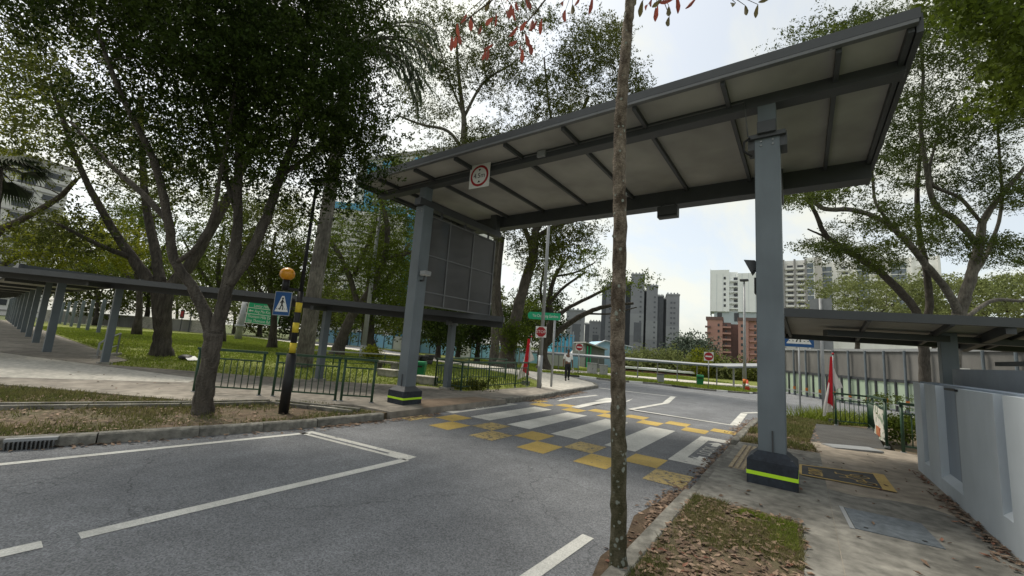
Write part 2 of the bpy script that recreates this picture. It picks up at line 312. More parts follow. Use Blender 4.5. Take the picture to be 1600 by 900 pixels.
# ------------------------------------------------------------------ the setting: ground, road, pavements
def sheet(name, poly, off, m, parent=None, skirt=0.0, structure=True):
    bm = bmesh.new()
    vs = [bm.verts.new((x, y, 0)) for x, y in poly]; bm.faces.new(vs)
    for d0 in (0, 30, 230):
        # plane .95y+.35(x+4)-11 = d0
        geom = bm.verts[:] + bm.edges[:] + bm.faces[:]
        no = Vector((.35, .95, 0)); co = Vector((-4, (11+d0)/.95, 0))
        bmesh.ops.bisect_plane(bm, geom=geom, plane_co=co, plane_no=no, dist=1e-5)
    bmesh.ops.triangulate(bm, faces=bm.faces[:])
    bmesh.ops.recalc_face_normals(bm, faces=bm.faces[:])
    if bm.faces and sum(f.normal.z for f in bm.faces) < 0: bmesh.ops.reverse_faces(bm, faces=bm.faces[:])
    if skirt:
        be = [e for e in bm.edges if len(e.link_faces) == 1]
        r = bmesh.ops.extrude_edge_only(bm, edges=be)
        low = set(v for v in r['geom'] if isinstance(v, bmesh.types.BMVert))
    else: low = set()
    for v in bm.verts: v.co.z = gh(v.co.x, v.co.y) + off - (skirt if v in low else 0)
    me = bpy.data.meshes.new(name); bm.to_mesh(me); bm.free(); me.materials.append(m)
    o = bpy.data.objects.new(name, me); COL.objects.link(o); o.parent = parent
    if structure and parent is None: o['kind'] = 'structure'
    return o
def rectp(x0, x1, y0, y1): return [(x0, y0), (x1, y0), (x1, y1), (x0, y1)]

sheet('ground', rectp(-1500, 1500, -400, 2200), -.12, M['ground'])
road = sheet('road', [(-7.5, -40), (-1.05, -40), (-1.05, 13), (-.9, 15.8), (0.3, 18.2), (3.5, 20.5), (14, 22), (40, 24), (40, 60), (-1, 62), (-10, 62), (-14, 44), (-26, 40), (-60, 34), (-60, 24), (-20, 25.5), (-12.5, 25), (-9.2, 21.2), (-8.3, 19.4), (-7.5, 15.6), (-6.6, 11.4), (-6.55, 5.5), (-7.0, 2.3), (-7.5, .6)], 0.0, M['asphalt'])

# ---- kerbs
def kerb_mesh(m, w=.15, h=.30, nm='kerb_stone'):
    mb = MB(); c = .018
    prof = [(-w/2, -h), (w/2, -h), (w/2, -c), (w/2-c, 0), (-w/2+c, 0), (-w/2, -c)]
    n = len(prof); vs = [(-.496, y, z) for y, z in prof] + [(.496, y, z) for y, z in prof]
    mb.add(vs, [tuple(range(n)), tuple(reversed(range(n, 2*n)))] + [(i, n+i, n+(i+1) % n, (i+1) % n) for i in range(n)])
    return mb.mesh(nm, m)
KM = kerb_mesh(M['kerb']); KW = kerb_mesh(M['kerb_w']); KK = kerb_mesh(M['kerb_k'])
def kerb(path, top=.13, L=1.0, alt=False, meshes=None):
    root = struct('kerb'); k = 0
    for (a, b) in zip(path[:-1], path[1:]):
        a = np.array(a); b = np.array(b); d = np.linalg.norm(b-a); n = max(1, int(round(d/L))); ang = math.atan2(*(b-a)[::-1])
        for i in range(n):
            c = a + (b-a)*(i+.5)/n; p0 = a+(b-a)*i/n; p1 = a+(b-a)*(i+1)/n
            sl_ = math.atan2(gh(*p1)-gh(*p0), d/n)
            me = (KK if k % 7 == 2 else (KW if k % 3 == 0 else KM)) if alt else KM
            inst('kerb_stone', me, root, (c[0], c[1], (gh(*p0)+gh(*p1))/2 + top + random.uniform(-.006, .006)), rot=(random.uniform(-.01, .01), -sl_, ang+random.uniform(-.006, .006)), scale=(d/n, 1, 1)); k += 1
    return root
kl = [(-8.3, -4), (-7.55, .6), (-7.28, 1.4), (-7.05, 2.4), (-6.72, 3.95), (-6.6, 5.2)]
kerb(kl)
kerb([(-6.75, 9.3), (-6.72, 11.4), (-7.05, 13.4), (-7.55, 15.6), (-8.35, 19.4)])
kerb([(-8.35, 19.4), (-9.3, 21.3), (-12.6, 25.1), (-20, 25.6), (-34, 25)], L=1.5)
kr = [(-1.06, -1.0), (-1.06, 5.2)]
kerb(kr)
kerb([(-1.06, 5.3), (-1.06, 8.9)], top=.06)
kerb([(-1.06, 9.0), (-1.08, 13.0), (-.95, 15.8), (.25, 18.2), (3.5, 20.5), (14, 22)])
# storm-drain grille let into the left kerb
g = thing('drain_grille', (-7.37, .87, 0), 'steel bar drain grille let into the left kerb', 'drain grille', rz=math.atan2(.8, .27))
MB().box(-.26, .24, -.05, .10, .105, .14).build('lid', M['galv_d'], g)
MB().box(-.25, .23, .02, .09, -.02, .105).build('recess', M['black'], g)
gb = MB().box(-.008, .008, -.03, .02, -.015, .106).mesh('bar', M['steel_frame'])
for i in range(12): inst('bar', gb, g, (-.24+.041*i, -.025, 0), rot=(.2, 0, 0))
g.scale = (.85, 1, .9)

# ---- left side sheets
NEAR = [(-34, -12.5), (-20, -3.6), (-12.8, .9), (-9.5, 2.96), (-7.9, 5.0)]
sheet('verge', [(-8.35, -4)] + [(x-.07, y) for x, y in kl[1:]] + [(-6.72, 5.45)] + NEAR[::-1] + [(-34, -30), (-9, -30)], .10, M['verge'], skirt=.2)
path_l = sheet('footpath', [(-40, -12.5)] + NEAR[1:4] + [(-7.7, 5.3), (-6.62, 5.42), (-6.60, 9.25), (-6.79, 9.25), (-6.78, 11.4), (-7.1, 13.4), (-8.05, 13.5), (-8.25, 9.45), (-9.6, 9.2), (-11.75, 6.95), (-17.4, 3.05), (-19.0, 4.0), (-46, 4.8), (-80, 6), (-80, -12.5)], .125, M['path_left'], skirt=.2)
sheet('lawn', [(-80, 6.2), (-46, 4.9), (-19.0, 4.05), (-17.4, 3.1), (-11.75, 7.0), (-9.6, 9.25), (-8.25, 9.5), (-8.05, 13.6), (-8.6, 14.3), (-10, 16.6), (-12, 18.5), (-20, 21.6), (-80, 26)], .11, M['lawn'], skirt=.2)
sheet('pale_path', [(-22, 1.3), (-14.3, 3.8), (-13.0, 4.25), (-12.2, 3.75), (-12.7, 3.0), (-14.0, 1.0), (-22, -3)], .129, M['conc_light'])
sheet('crossing_apron', [(-7.6, 6.9), (-6.63, 6.3), (-6.62, 8.9), (-7.3, 8.8)], .130, M['brown_patch'])
sheet('corner_pavement', [(-7.12, 13.42), (-7.58, 15.6), (-8.42, 19.4), (-9.4, 21.2), (-12.7, 24.9), (-20, 25.4), (-60, 24.5), (-60, 22.8), (-20, 21.9), (-12, 18.9), (-9.9, 16.6), (-8.5, 14.35), (-8.05, 13.55)], .125, M['conc_light'], skirt=.2)
# shallow concrete drain through the left verge
dr = struct('verge_drain')
dp = [(-22, -9.6), (-9.95, .6), (-9.05, 2.75), (-8.65, 4.1), (-7.0, 4.9)]
for (a, b) in zip(dp[:-1], dp[1:]):
    a = np.array(a); b = np.array(b); d = b-a; n = np.array([-d[1], d[0]])/np.linalg.norm(d); L = np.linalg.norm(d); k = max(1, round(L/1.2))
    for i in range(k):
        p = a+d*i/k; q = a+d*(i+.985)/k
        for s in (-.13, .13):
            MB().bar((*(p+n*s), .10), (*(q+n*s), .10), .07, .13).build('drain_edge', M['kerb'], dr)
    MB().bar((*a, .06), (*b, .06), .2, .1).build('drain_bed', M['soil'], dr)

# ---- right side sheets
sheet('right_verge', rectp(-.99, -.07, -3, 5.0), .10, M['verge'], skirt=.2)
sheet('soil_spill', [(-.985, 5.05), (-.80, 5.09), (-.62, 5.02), (-.45, 5.07), (-.25, 5.03), (-.12, 5.06), (-.03, 4.97), (-.05, 4.7), (-.01, 4.45), (-.06, 4.2), (-.02, 3.9), (-.05, 3.6), (-.0, 3.2), (-.05, 2.8), (-.1, 2.4), (-.985, 2.4)], .1285, M['verge'])
sheet('right_pavement', [(-.99, 5.0), (-.07, 5.0), (-.07, -3), (.22, -3), (.22, 9.2), (-.99, 8.95)], .125, M['conc_dark'], skirt=.2)
rp_ = sheet('right_footpath', [(.22, -3), (2.4, -3), (2.4, 11.3), (1.35, 11.3), (.1, 10.45), (.22, 9.2)], .127, M['conc_beige'], skirt=.2)
sheet('stained_path', [(.222, -3), (1.44, -3), (1.44, 6.4), (1.1, 6.75), (.8, 6.7), (.5, 6.55), (.222, 6.62)], .131, M['conc_dark'])
sheet('asphalt_ramp', [(.1, 10.5), (1.32, 11.35), (1.72, 16.6), (.3, 15.4)], .124, M['ramp'], skirt=.2)
sheet('corner_verge', [(-1.0, 9.0), (.2, 9.25), (.08, 10.5), (.28, 15.4), (.8, 16.2), (1.8, 16.9), (1.5, 11.4), (2.4, 11.4), (12, 12.5), (40, 15), (40, 23.6), (14, 21.9), (3.5, 20.4), (.3, 18.1), (-.88, 15.8), (-1.0, 13)], .10, M['verge'], skirt=.2)
# tactile warning strips: one raised bar mesh repeated
tac = thing('tactile_paving', (-.66, 7.62, .127), 'worn yellow tactile paving strip beside the right canopy post', 'tactile paving')
tm = MB().box(-.022, .022, -.145, .145, 0, .012).mesh('tactile_bar', mat('worn tactile paint', (.33, .25, .15), .9, .2, 12, col2=(.42, .36, .26)))
MB().box(-.22, .22, -.93, 1.02, .0, .004).build('tile', M['conc_beige'], tac)
for i in range(6):
    for j in range(6): inst('tactile_bar', tm, tac, (-.19+.073*i, -.76+.32*j, .004))
# steel inspection cover
cv = thing('inspection_cover', (.62, 5.62, .131), 'grey steel inspection cover set into the right footpath', 'cover', rz=.06)
cvm = mat('worn steel plate', (.125, .145, .165), .65, .15, 4, scale2=14, metal=.2, bump=.3, bscale=80)
MB().box(-.27, .33, -.36, .3, .0, .008).build('plate', cvm, cv, bevel=.003)
MB().box(-.31, -.275, -.38, .32, .0, .006).build('hinge_strip', M['galv_d'], cv)
for s in (-.18, .22): MB().cyl(s, -.28, .006, .011, .018, 8).build('lifting_eye', M['black'], cv)
c2 = thing('inspection_cover', (.75, 10.4, .131), 'narrow pale steel cover at the foot of the dark ramp', 'cover', rz=.55)
MB().box(-.42, .42, -.18, .18, -.02, .01).build('plate', M['galv_d'], c2); MB().box(-.45, -.43, -.18, .18, -.02, .008).build('hinge_strip', M['galv'], c2)
c3 = thing('drain_cover', (*gp(510, 636, .11), .11), 'small pale concrete drain cover in the left verge', 'cover', rz=.5)
MB().box(-.3, .3, -.14, .14, -.03, .025).build('slab', M['conc_light'], c3, bevel=.01); MB().box(-.05, .05, -.015, .015, .02, .028).build('lifting_slot', M['black'], c3)

# ---- road markings (children of the road)
def mark(name, poly, m, off=.004): return sheet(name, poly, off, m, parent=road)
def line(name, a, b, w, m, off=.004):
    a = np.array(a, float); b = np.array(b, float); d = b-a; n = np.array([-d[1], d[0]])/np.linalg.norm(d)*w/2
    return mark(name, [tuple(a-n), tuple(b-n), tuple(b+n), tuple(a+n)], m, off)
line('edge_line', (-7.2, -4), (-6.77, .6), .10, M['white']); line('edge_line', (-6.77, .6), (-6.36, 3.62), .10, M['white'])
line('stop_line', (-6.42, 3.63), (-4.28, 3.93), .22, M['white_worn'])
line('stop_line_slot', (-6.28, 3.63), (-4.66, 3.86), .05, M['asphalt'], .007)
line('centre_line', (-4.31, .84), (-4.29, 3.85), .13, M['white']); line('centre_line', (-4.4, -2.0), (-4.32, .66), .13, M['white'])
line('lane_line', (-1.66, 1.2), (-1.55, 3.55), .11, M['white'])
# yellow chequers, two staggered rows on both sides of the crossing
for k in range(6):
    x = -6.73 + 1.0*k
    mark('yellow_square', rectp(max(x, -6.56), x+.50, 5.60, 6.24), M['yellow' if k in (1, 3, 4) else 'yellow_worn'])
    if k < 5: mark('yellow_square', rectp(x+.5, x+1.0, 6.25, 6.86), M['yellow' if k in (0, 2, 4) else 'yellow_worn'])
    mark('yellow_square', rectp(max(x, -6.6), x+.5, 10.42, 10.95), M['yellow'])
    if k < 5: mark('yellow_square', rectp(x+.5, x+1.0, 9.86, 10.41), M['yellow'])
# zebra stripes
for i, (x0, x1) in enumerate([(-5.88, -5.36), (-4.90, -4.36), (-3.88, -3.33), (-2.82, -2.28)]):
    mark('zebra_stripe', rectp(x0, x1, 6.97, 9.62), M['white_worn' if i == 0 else 'white'])
# bracket-shaped end stripes with LOOK lettering
mark('zebra_bracket', [(-1.75, 6.93), (-1.22, 6.93), (-1.22, 7.35), (-1.55, 7.35), (-1.55, 9.2), (-1.2, 9.2), (-1.2, 9.55), (-1.75, 9.55)], M['white_worn'])
mark('zebra_bracket', [(-6.36, 6.93), (-6.62, 6.93), (-6.62, 7.1), (-6.47, 7.3), (-6.47, 9.2), (-6.62, 9.3), (-6.62, 9.5), (-6.36, 9.5)], M['white_worn'])
text('LOOK', .29, M['white'], road, Matrix.Translation((-1.38, 8.15, .008)) @ Matrix.Rotation(math.pi/2, 4, 'Z'), 'look_lettering', .001)
for yy, s, k in ((8.80, 1, 1.25), (7.50, -1, .8)):
    mark('look_arrow', [(x, yy+(y)*s*k) for x, y in ((-1.42, -.12), (-1.42, .06), (-1.52, .06), (-1.36, .24), (-1.22, .06), (-1.31, .06), (-1.31, -.12))][::s], M['white'], .006)
text('LOOK', .26, M['white_worn'], road, Matrix.Translation((-6.56, 8.2, .008)) @ Matrix.Rotation(-math.pi/2, 4, 'Z'), 'look_lettering', .001)
# far side of the crossing: give-way lines, zig-zag, turn arrow
def pline(name, pts, w, m, off=.004):
    P = [gp(*p) for p in pts]
    for a, b in zip(P[:-1], P[1:]): line(name, a, b, w, m, off)
line('stop_line', (-4.12, 12.03), (-1.48, 12.3), .17, M['white'])
pline('zigzag_line', [(985, 640), (1041, 630)], .16, M['white'], .008); pline('zigzag_line', [(1040, 630), (1052, 620)], .22, M['white'], .010)
pline('zigzag_line', [(1147, 665), (1163, 646)], .20, M['white'], .008); pline('zigzag_line', [(1163, 645.5), (1200, 645)], .2, M['white'], .010)
pline('giveway_line', [(925, 605), (1000, 614), (1058, 620.5)], .24, M['white'], .006)
pline('edge_line', [(872, 626.5), (933, 617.5)], .12, M['white'])
mark('turn_arrow', [gp(*p) for p in ((892, 636), (951, 625.5), (928, 627), (946, 622), (957, 622), (960, 624.5), (968, 626), (978, 627), (990, 622.5), (981, 627.5), (968, 629.5), (960, 628), (904, 638))], M['white'], .006)
pline('lane_line', [(940, 599), (1000, 604), (1090, 613), (1195, 627)], .15, M['white'])
# cycle box painted on the right footpath
bx_ = [(-.05, 7.12), (.90, 7.2), (.90, 8.15), (-.05, 7.78)]
cb_ = sheet('path_marking', bx_, .135, M['box_grey'], parent=rp_)
def pm(name, a, b, w_, off=.138):
    a = np.array(a, float); b = np.array(b, float); d = b-a; n = np.array([-d[1], d[0]])/np.linalg.norm(d)*w_/2
    sheet(name, [tuple(a-n), tuple(b-n), tuple(b+n), tuple(a+n)], off, M['yellow_box'], parent=rp_)
pm('box_border', bx_[0], bx_[1], .045); pm('box_border', bx_[2], bx_[3], .045, .139); pm('box_border', bx_[3], bx_[0], .03, .140); pm('box_border', (.86, 7.16), (.86, 8.17), .13, .141)
text('SLOW', .17, M['yellow_box'], rp_, Matrix.Translation((.13, 7.46, .138)) @ Matrix.Rotation(math.pi/2, 4, 'Z') @ Matrix.Diagonal((.9, 1.4, 1, 1)), 'path_lettering', .001)
def ring(cx, cy, rx, ry, t, n=20):
    mb = MB(); vs = []
    for k in range(n):
        a = 2*math.pi*k/n; vs += [(cx+rx*math.cos(a), cy+ry*math.sin(a), .139), (cx+(rx-t)*math.cos(a), cy+(ry-t)*math.sin(a), .139)]
    mb.add(vs, [(2*k, 2*((k+1) % n), 2*((k+1) % n)+1, 2*k+1) for k in range(n)]); return mb
ring(.66, 7.38, .11, .085, .02).build('bicycle_wheel', M['yellow_box'], rp_); ring(.62, 7.72, .11, .085, .02).build('bicycle_wheel', M['yellow_box'], rp_)
for a, b in (((.66, 7.38), (.48, 7.5)), ((.48, 7.5), (.46, 7.64)), ((.46, 7.64), (.62, 7.72)), ((.66, 7.38), (.64, 7.55)), ((.64, 7.55), (.46, 7.64)), ((.46, 7.62), (.36, 7.66)), ((.36, 7.6), (.35, 7.72)), ((.48, 7.48), (.38, 7.44))):
    pm('bicycle_frame', a, b, .022, .139)
# far grass island, footpath and painted kerb
isl = [gp(*p) for p in ((840, 584), (905, 589.5), (960, 596), (1023, 600.5), (1050, 604), (1100, 610), (1170, 615.5), (1190, 614))]
isl_back = [(-1.6, 55), (-1.2, 75), (-4, 120), (-60, 120), (-60, 40)]
sheet('far_lawn', isl + isl_back, .11, M['lawn'], skirt=.25)
kerb(isl, top=.13, L=1.3, alt=True)
fp = [gp(*p, .11) for p in ((840, 578.5), (905, 583), (1000, 592), (1090, 600), (1188, 608), (1190, 604), (1090, 595.5), (1000, 588), (905, 579.5), (840, 576))]
sheet('far_footpath', fp, .13, M['conc_light'], skirt=.15)
sheet('far_pavement', [(-.9, 56), (7.6, 39.8), (16, 30), (40, 24), (40, 130), (-.5, 130)], .12, M['conc'], skirt=.25)
kerb([(-.9, 56), (7.6, 39.8), (16, 30)], top=.14, L=1.5, alt=True)

# ---- grass (stuff)
def in_poly(P, x, y):
    c = np.zeros(len(x), bool); n = len(P)
    for i in range(n):
        (x1, y1), (x2, y2) = P[i], P[(i+1) % n]
        c ^= ((y1 > y) != (y2 > y)) & (x < (x2-x1)*(y-y1)/(y2-y1+1e-12)+x1)
    return c
def vnoise(x, y, s, seed):
    r = np.random.default_rng(seed); g = r.random((64, 64)); u = x*s; v = y*s; i = np.floor(u).astype(int); j = np.floor(v).astype(int); fu = u-i; fv = v-j
    fu = fu*fu*(3-2*fu); fv = fv*fv*(3-2*fv); G = lambda a, b: g[a % 64, b % 64]
    return (G(i, j)*(1-fu)+G(i+1, j)*fu)*(1-fv) + (G(i, j+1)*(1-fu)+G(i+1, j+1)*fu)*fv
GHV = np.vectorize(gh)
def grass(name, label, poly, n, h, wd, m, off=.10, patch=None, holes=()):
    P = np.array(poly); lo = P.min(0); hi = P.max(0)
    x = rng.uniform(lo[0], hi[0], n*2); y = rng.uniform(lo[1], hi[1], n*2); k = in_poly(poly, x, y)
    for hp in holes: k &= ~in_poly(hp, x, y)
    if patch: k &= (vnoise(x, y, patch[0], 5)*.65+vnoise(x, y, patch[0]*3.1, 6)*.35 + rng.normal(0, .07, len(x))) > patch[1]
    x, y = x[k][:n], y[k][:n]; n = len(x); z = GHV(x, y)+off
    # scale blades with distance so that far grass keeps its cover
    dist = np.hypot(x, y); sc = np.clip(dist/6, 1, 5)
    hh = h*rng.uniform(.5, 1.2, n)*np.clip(sc, 1, 1.5); ww = wd*rng.uniform(.6, 1.3, n)*sc
    a = rng.uniform(0, 2*np.pi, n); le = rng.uniform(.1, .9, n)*hh; la = rng.uniform(0, 2*np.pi, n)
    b0 = np.stack([x-np.cos(a)*ww/2, y-np.sin(a)*ww/2, z], 1); b1 = np.stack([x+np.cos(a)*ww/2, y+np.sin(a)*ww/2, z], 1)
    tp = np.stack([x+np.cos(la)*le, y+np.sin(la)*le, z+hh], 1)
    me = npmesh(name, np.stack([b0, b1, tp], 1).reshape(-1, 3), 3, m)
    o = bpy.data.objects.new(name, me); COL.objects.link(o); return tag(o, label, 'grass', kind='stuff')
grass('grass', 'patchy short grass on the near right verge by the kerb', rectp(-.98, -.02, 1.5, 5.04), 24000, .05, .006, M['grass_dry'], patch=(2.2, .53), off=.122)
grass('grass', 'greener grass tufts at the inner corner of the near right verge', [(-.5, 4.95), (-.08, 4.9), (-.05, 4.2), (-.3, 4.3), (-.62, 4.7)], 6000, .045, .006, M['grass'], patch=(3.0, .42), off=.122)
grass('grass', 'patchy grass of the corner verge behind the right canopy post', [(-.98, 9.05), (.2, 9.3), (.08, 10.5), (.28, 15.4), (.8, 16.3), (1.6, 19), (.4, 18), (-.86, 15.8), (-.98, 13)], 22000, .065, .009, M['grass_dry'], patch=(1.1, .42))
grass('grass', 'thin dry grass of the left verge around the near tree', [(-8.4, -3)] + [(x-.12, y) for x, y in kl[1:]] + [(-8.2, 4.9)] + NEAR[::-1][1:4], 80000, .05, .009, M['grass_dry'], patch=(.8, .33))
grass('grass', 'mown green lawn behind the left footpath', [(-60, 5.4), (-46, 5.0), (-19.0, 4.15), (-17.4, 3.2), (-11.75, 7.1), (-9.6, 9.4), (-8.4, 9.7), (-8.3, 13.6), (-12, 18), (-20, 21), (-60, 24)], 110000, .055, .011, M['grass'], off=.11, patch=(.35, .2))
grass('grass', 'bright lawn strip on the far side of the junction', isl + [(-1.8, 50), (-14, 60), (-30, 50), (-34, 38)], 40000, .09, .012, M['grass'], off=.11, holes=[fp])
tufts = grass('grass', 'long uncut grass at the corner by the right flag', [(-.5, 16.6), (.7, 16.4), (2.2, 18.2), (3.4, 20.1), (.5, 18.0)], 3000, .30, .012, M['grass'])

# ---- fallen leaves
lm = []
for i in range(6):
    mb = MB(); L = random.uniform(.035, .055); W = L*random.uniform(.38, .55); c = random.uniform(.004, .016)
    mb.add([(-L, 0, .004), (-L*.3, -W*.8, c), (L*.4, -W*.6, c*1.2), (L, 0, .003+c), (L*.4, W*.6, c*.6), (-L*.3, W*.8, c*1.3), (0, 0, .002)], [(0, 1, 6), (1, 2, 6), (2, 3, 6), (3, 4, 6), (4, 5, 6), (5, 0, 6)])
    lm.append(mb.mesh('fallen_leaf', M['litter' if i < 4 else 'litter_red']))
vg = bpy.data.objects['right_verge']
def drop(parent, pts, off):
    for x, y in pts:
        s = random.uniform(.55, 1.05)
        inst('fallen_leaf', random.choice(lm), parent, (x, y, gh(x, y)+off), rot=(random.uniform(-.35, .35), random.uniform(-.35, .35), random.uniform(0, 6.3)), scale=(s, s, s))
drop(vg, [(random.uniform(-.95, -.1), random.uniform(2.5, 4.9)) for _ in range(200)], .134)
drop(road, [(-1.16-abs(random.gauss(0, .09)), random.uniform(3.2, 6.9)) for _ in range(60)], .008)
drop(rp_, [(1.40-abs(random.gauss(0, .07)), random.uniform(5.2, 8.9)) for _ in range(70)], .136)
drop(rp_, [(random.uniform(.25, 1.3), random.uniform(4.2, 10)) for _ in range(34)], .138)
drop(bpy.data.objects['right_pavement'], [(random.uniform(-.9, .2), random.uniform(5.2, 8.8)) for _ in range(30)], .130)
VPOLY = [(-8.4, -3)] + [(x-.12, y) for x, y in kl[1:]] + [(-8.2, 4.9)] + NEAR[::-1][1:4]
def litter(name, label, xy, off, s=.04):
    x, y = np.array(xy).T; n = len(x); z = GHV(x, y)+off+rng.uniform(0, .02, n)
    a = rng.uniform(0, 6.28, n); L = s*rng.uniform(.6, 1.3, n); W = L*.5; t = rng.uniform(-.012, .012, n); u = np.stack([np.cos(a), np.sin(a), rng.uniform(-.3, .3, n)], 1); v = np.stack([-np.sin(a), np.cos(a), rng.uniform(-.3, .3, n)], 1)
    c = np.stack([x, y, z], 1); q = np.stack([c-u*L[:, None], c-v*W[:, None], c+u*L[:, None], c+v*W[:, None]], 1).reshape(-1, 3)
    me = npmesh(name, q, 4, M['litter']); o = bpy.data.objects.new(name, me); COL.objects.link(o); return tag(o, label, 'leaf litter', kind='stuff')
def along(path, n, spread, side):
    P = [np.array(p, float) for p in path]; L = [np.linalg.norm(b-a) for a, b in zip(P[:-1], P[1:])]; r = []
    for _ in range(n):
        i = random.choices(range(len(L)), L)[0]; a, b = P[i], P[i+1]; d = (b-a)/L[i]; nn = np.array([d[1], -d[0]])*side
        r.append(tuple(a+(b-a)*random.random() + nn*(.09+abs(random.gauss(0, spread)))))
    return r
litter('leaf_litter', 'brown leaves drifted along the left kerb gutter', along([(-8.3, -4), (-7.55, .6), (-7.0, 2.4)], 260, .06, 1) + along([(-6.72, 4.0), (-6.6, 5.2), (-6.55, 6.6)], 330, .10, 1) + along([(-7.0, 2.4), (-6.7, 4.0)], 50, .12, 1), .005, .035)
litter('leaf_litter', 'brown leaves piled along the far left kerb corner', along([(-6.72, 10.2), (-6.72, 11.4), (-7.05, 13.4), (-7.55, 15.6)], 500, .16, 1), .005, .05)
litter('leaf_litter', 'brown leaves piled along the right kerb beyond the crossing', along([(-1.06, 6.2), (-1.06, 10.5)], 220, .06, -1) + along([(-1.06, 10.5), (-1.08, 13), (-.95, 15.6)], 500, .12, -1), .005, .045)
litter('leaf_litter', 'dry leaves scattered through the left verge', [p for p in ((random.uniform(-11, -6.7), random.uniform(-1, 5)) for _ in range(2600)) if in_poly(VPOLY, np.array([p[0]]), np.array([p[1]]))[0]], .112, .035)
litter('leaf_litter', 'dry leaves scattered over the near right verge', [(random.uniform(-1.0, -.0)+random.gauss(0, .02), random.uniform(1.5, 5.06)+random.gauss(0, .03)) for _ in range(1700)], .131, .032)
litter('leaf_litter', 'dry leaves scattered over the right corner verge', [(random.uniform(-1, .25), random.uniform(9.1, 15)) for _ in range(700)], .115, .045)
mark('gutter_dirt', [(-1.14, 2.6), (-1.14, 5.5), (-1.26, 5.3), (-1.34, 4.8), (-1.40, 4.3), (-1.30, 3.8), (-1.33, 3.3), (-1.22, 2.8)], M['soil'], .0045)
litter('leaf_litter', 'thick drift of brown leaves in the right gutter before the crossing', [(-1.16-abs(random.gauss(0, .10)), random.gauss(4.95, .33)) for _ in range(420)], .006, .033)
litter('leaf_litter', 'brown leaves gathered along the foot of the grey wall', [(1.43-abs(random.gauss(0, .07)), random.uniform(4.6, 7.6)) for _ in range(260)], .134, .035)
litter('leaf_litter', 'dry leaves on the far left lawn and path', [(random.uniform(-19, -8), random.uniform(2, 12)) for _ in range(300)], .14, .035)
# ------------------------------------------------------------------ the high canopy over the crossing
cn = thing('crossing_canopy', (-3.83, 6.38, 0), 'tall grey steel canopy spanning the road over the zebra crossing', 'canopy')
def W(mb, name, m, parent=cn, bevel=0.0, smooth=False): return mb.build(name, m, parent, smooth, bevel, world=True)
SZ = 5.40; X0, X1 = -9.13, 1.13
for px_, lab in ((-7.38, 'left post'), (-.33, 'right post')):
    p = W(MB().box(px_-.15, px_+.15, 6.25, 6.55, .49, 4.74), 'post', M['steel'], bevel=.012)
    b = W(MB().box(px_-.265, px_+.265, 6.12, 6.66, .10, .41), 'post_base', M['base_navy'], p, .008)
    W(MB().frustum(px_, 6.39, .41, .51, .265, .27, .152, .152), 'base_collar', M['steel_d'] if px_ < -3 else M['base_navy'], p, .006)
    W(MB().box(px_-.268, px_+.268, 6.117, 6.663, .232, .276), 'reflective_band', M['lime'], p)
    W(MB().box(px_+.0, px_+.018, 6.235, 6.25, .51, .77), 'conduit', M['steel_d'], p)
    W(MB().box(px_-.11, px_+.11, 6.28, 6.50, 4.90, 5.22), 'stub', M['steel'], bevel=.006)
    W(MB().box(px_-.11, px_+.11, 6.15, 9.36, 4.745, 4.915), 'arm', M['steel_d'], bevel=.006)
    W(MB().box(px_-.11, px_+.11, 9.05, 9.27, 4.915, 5.40), 'stub', M['steel_d'], bevel=.006)
# clamp and bracket on top of the right post
W(MB().box(-.55, -.11, 6.2, 6.26, 4.70, 4.76).box(-.55, -.11, 6.54, 6.6, 4.70, 4.76).box(-.19, -.10, 6.26, 6.54, 4.56, 4.76).box(-.56, -.48, 6.26, 6.54, 4.56, 4.76), 'post_clamp', M['steel_d'])
W(MB().tube([(-.53, 6.2, 4.72), (-.60, 6.17, 4.66), (-.60, 6.17, 4.52), (-.5, 6.2, 4.44)], .016, 6), 'cable_loop', M['black'], smooth=True)
W(MB().box(X0+.02, X1-.02, 6.28, 6.50, 5.22, 5.392), 'front_beam', M['steel_d'], bevel=.008)
W(MB().box(X0+.06, X1-.03, 9.28, 9.62, 5.04, 5.075).box(X0+.06, X1-.03, 9.28, 9.31, 5.075, 5.42).box(X0+.06, X1-.03, 9.59, 9.62, 5.075, 5.42), 'gutter', M['steel_d'])
ribs = [-9.0, -8.30, -7.02, -5.78, -4.50, -3.26, -2.02, -.80, .44, 1.06]
for x in ribs: W(MB().box(x-.027, x+.027, 5.66, 9.27, 5.30, 5.395), 'rib', M['steel_d'])
for a, b in zip(ribs[:-1], ribs[1:]):
    W(MB().box(a+.028, b-.028, 5.66, 9.3, 5.385, 5.40), 'soffit_panel', M['soffit'])
W(MB().box(X0, X1, 5.58, 5.66, 5.40, 5.525), 'front_fascia', M['steel_d'])
W(MB().box(X0+.02, X1-.02, 5.575, 5.65, 5.352, 5.392), 'front_trim', M['steel_frame'])
W(MB().box(X0-.02, X0+.04, 5.66, 9.6, 5.30, 5.50), 'end_fascia', M['steel_d']); W(MB().box(X1-.03, X1+.03, 5.66, 9.6, 5.28, 5.50), 'end_fascia', M['steel_d'])
rt = MB(); n = 64
for i in range(n):                                      # ribbed metal roof sheet
    x0 = X0+(X1-X0)*i/n; x1 = X0+(X1-X0)*(i+1)/n; xm = (x0+x1)/2
    rt.add([(x0, 5.662, 5.505), (xm-.02, 5.662, 5.505), (xm, 5.662, 5.535), (x1, 5.662, 5.505), (x0, 9.64, 5.45), (xm-.02, 9.64, 5.45), (xm, 9.64, 5.48), (x1, 9.64, 5.45)], [(0, 1, 5, 4), (1, 2, 6, 5), (2, 3, 7, 6)])
W(rt, 'roof_sheet', M['roof_top'])
for x in (-8.4, -5.9, -3.2): W(MB().cyl(x, 6.39, 5.392, 5.47, .02, 8), 'conduit_clip', M['black'])
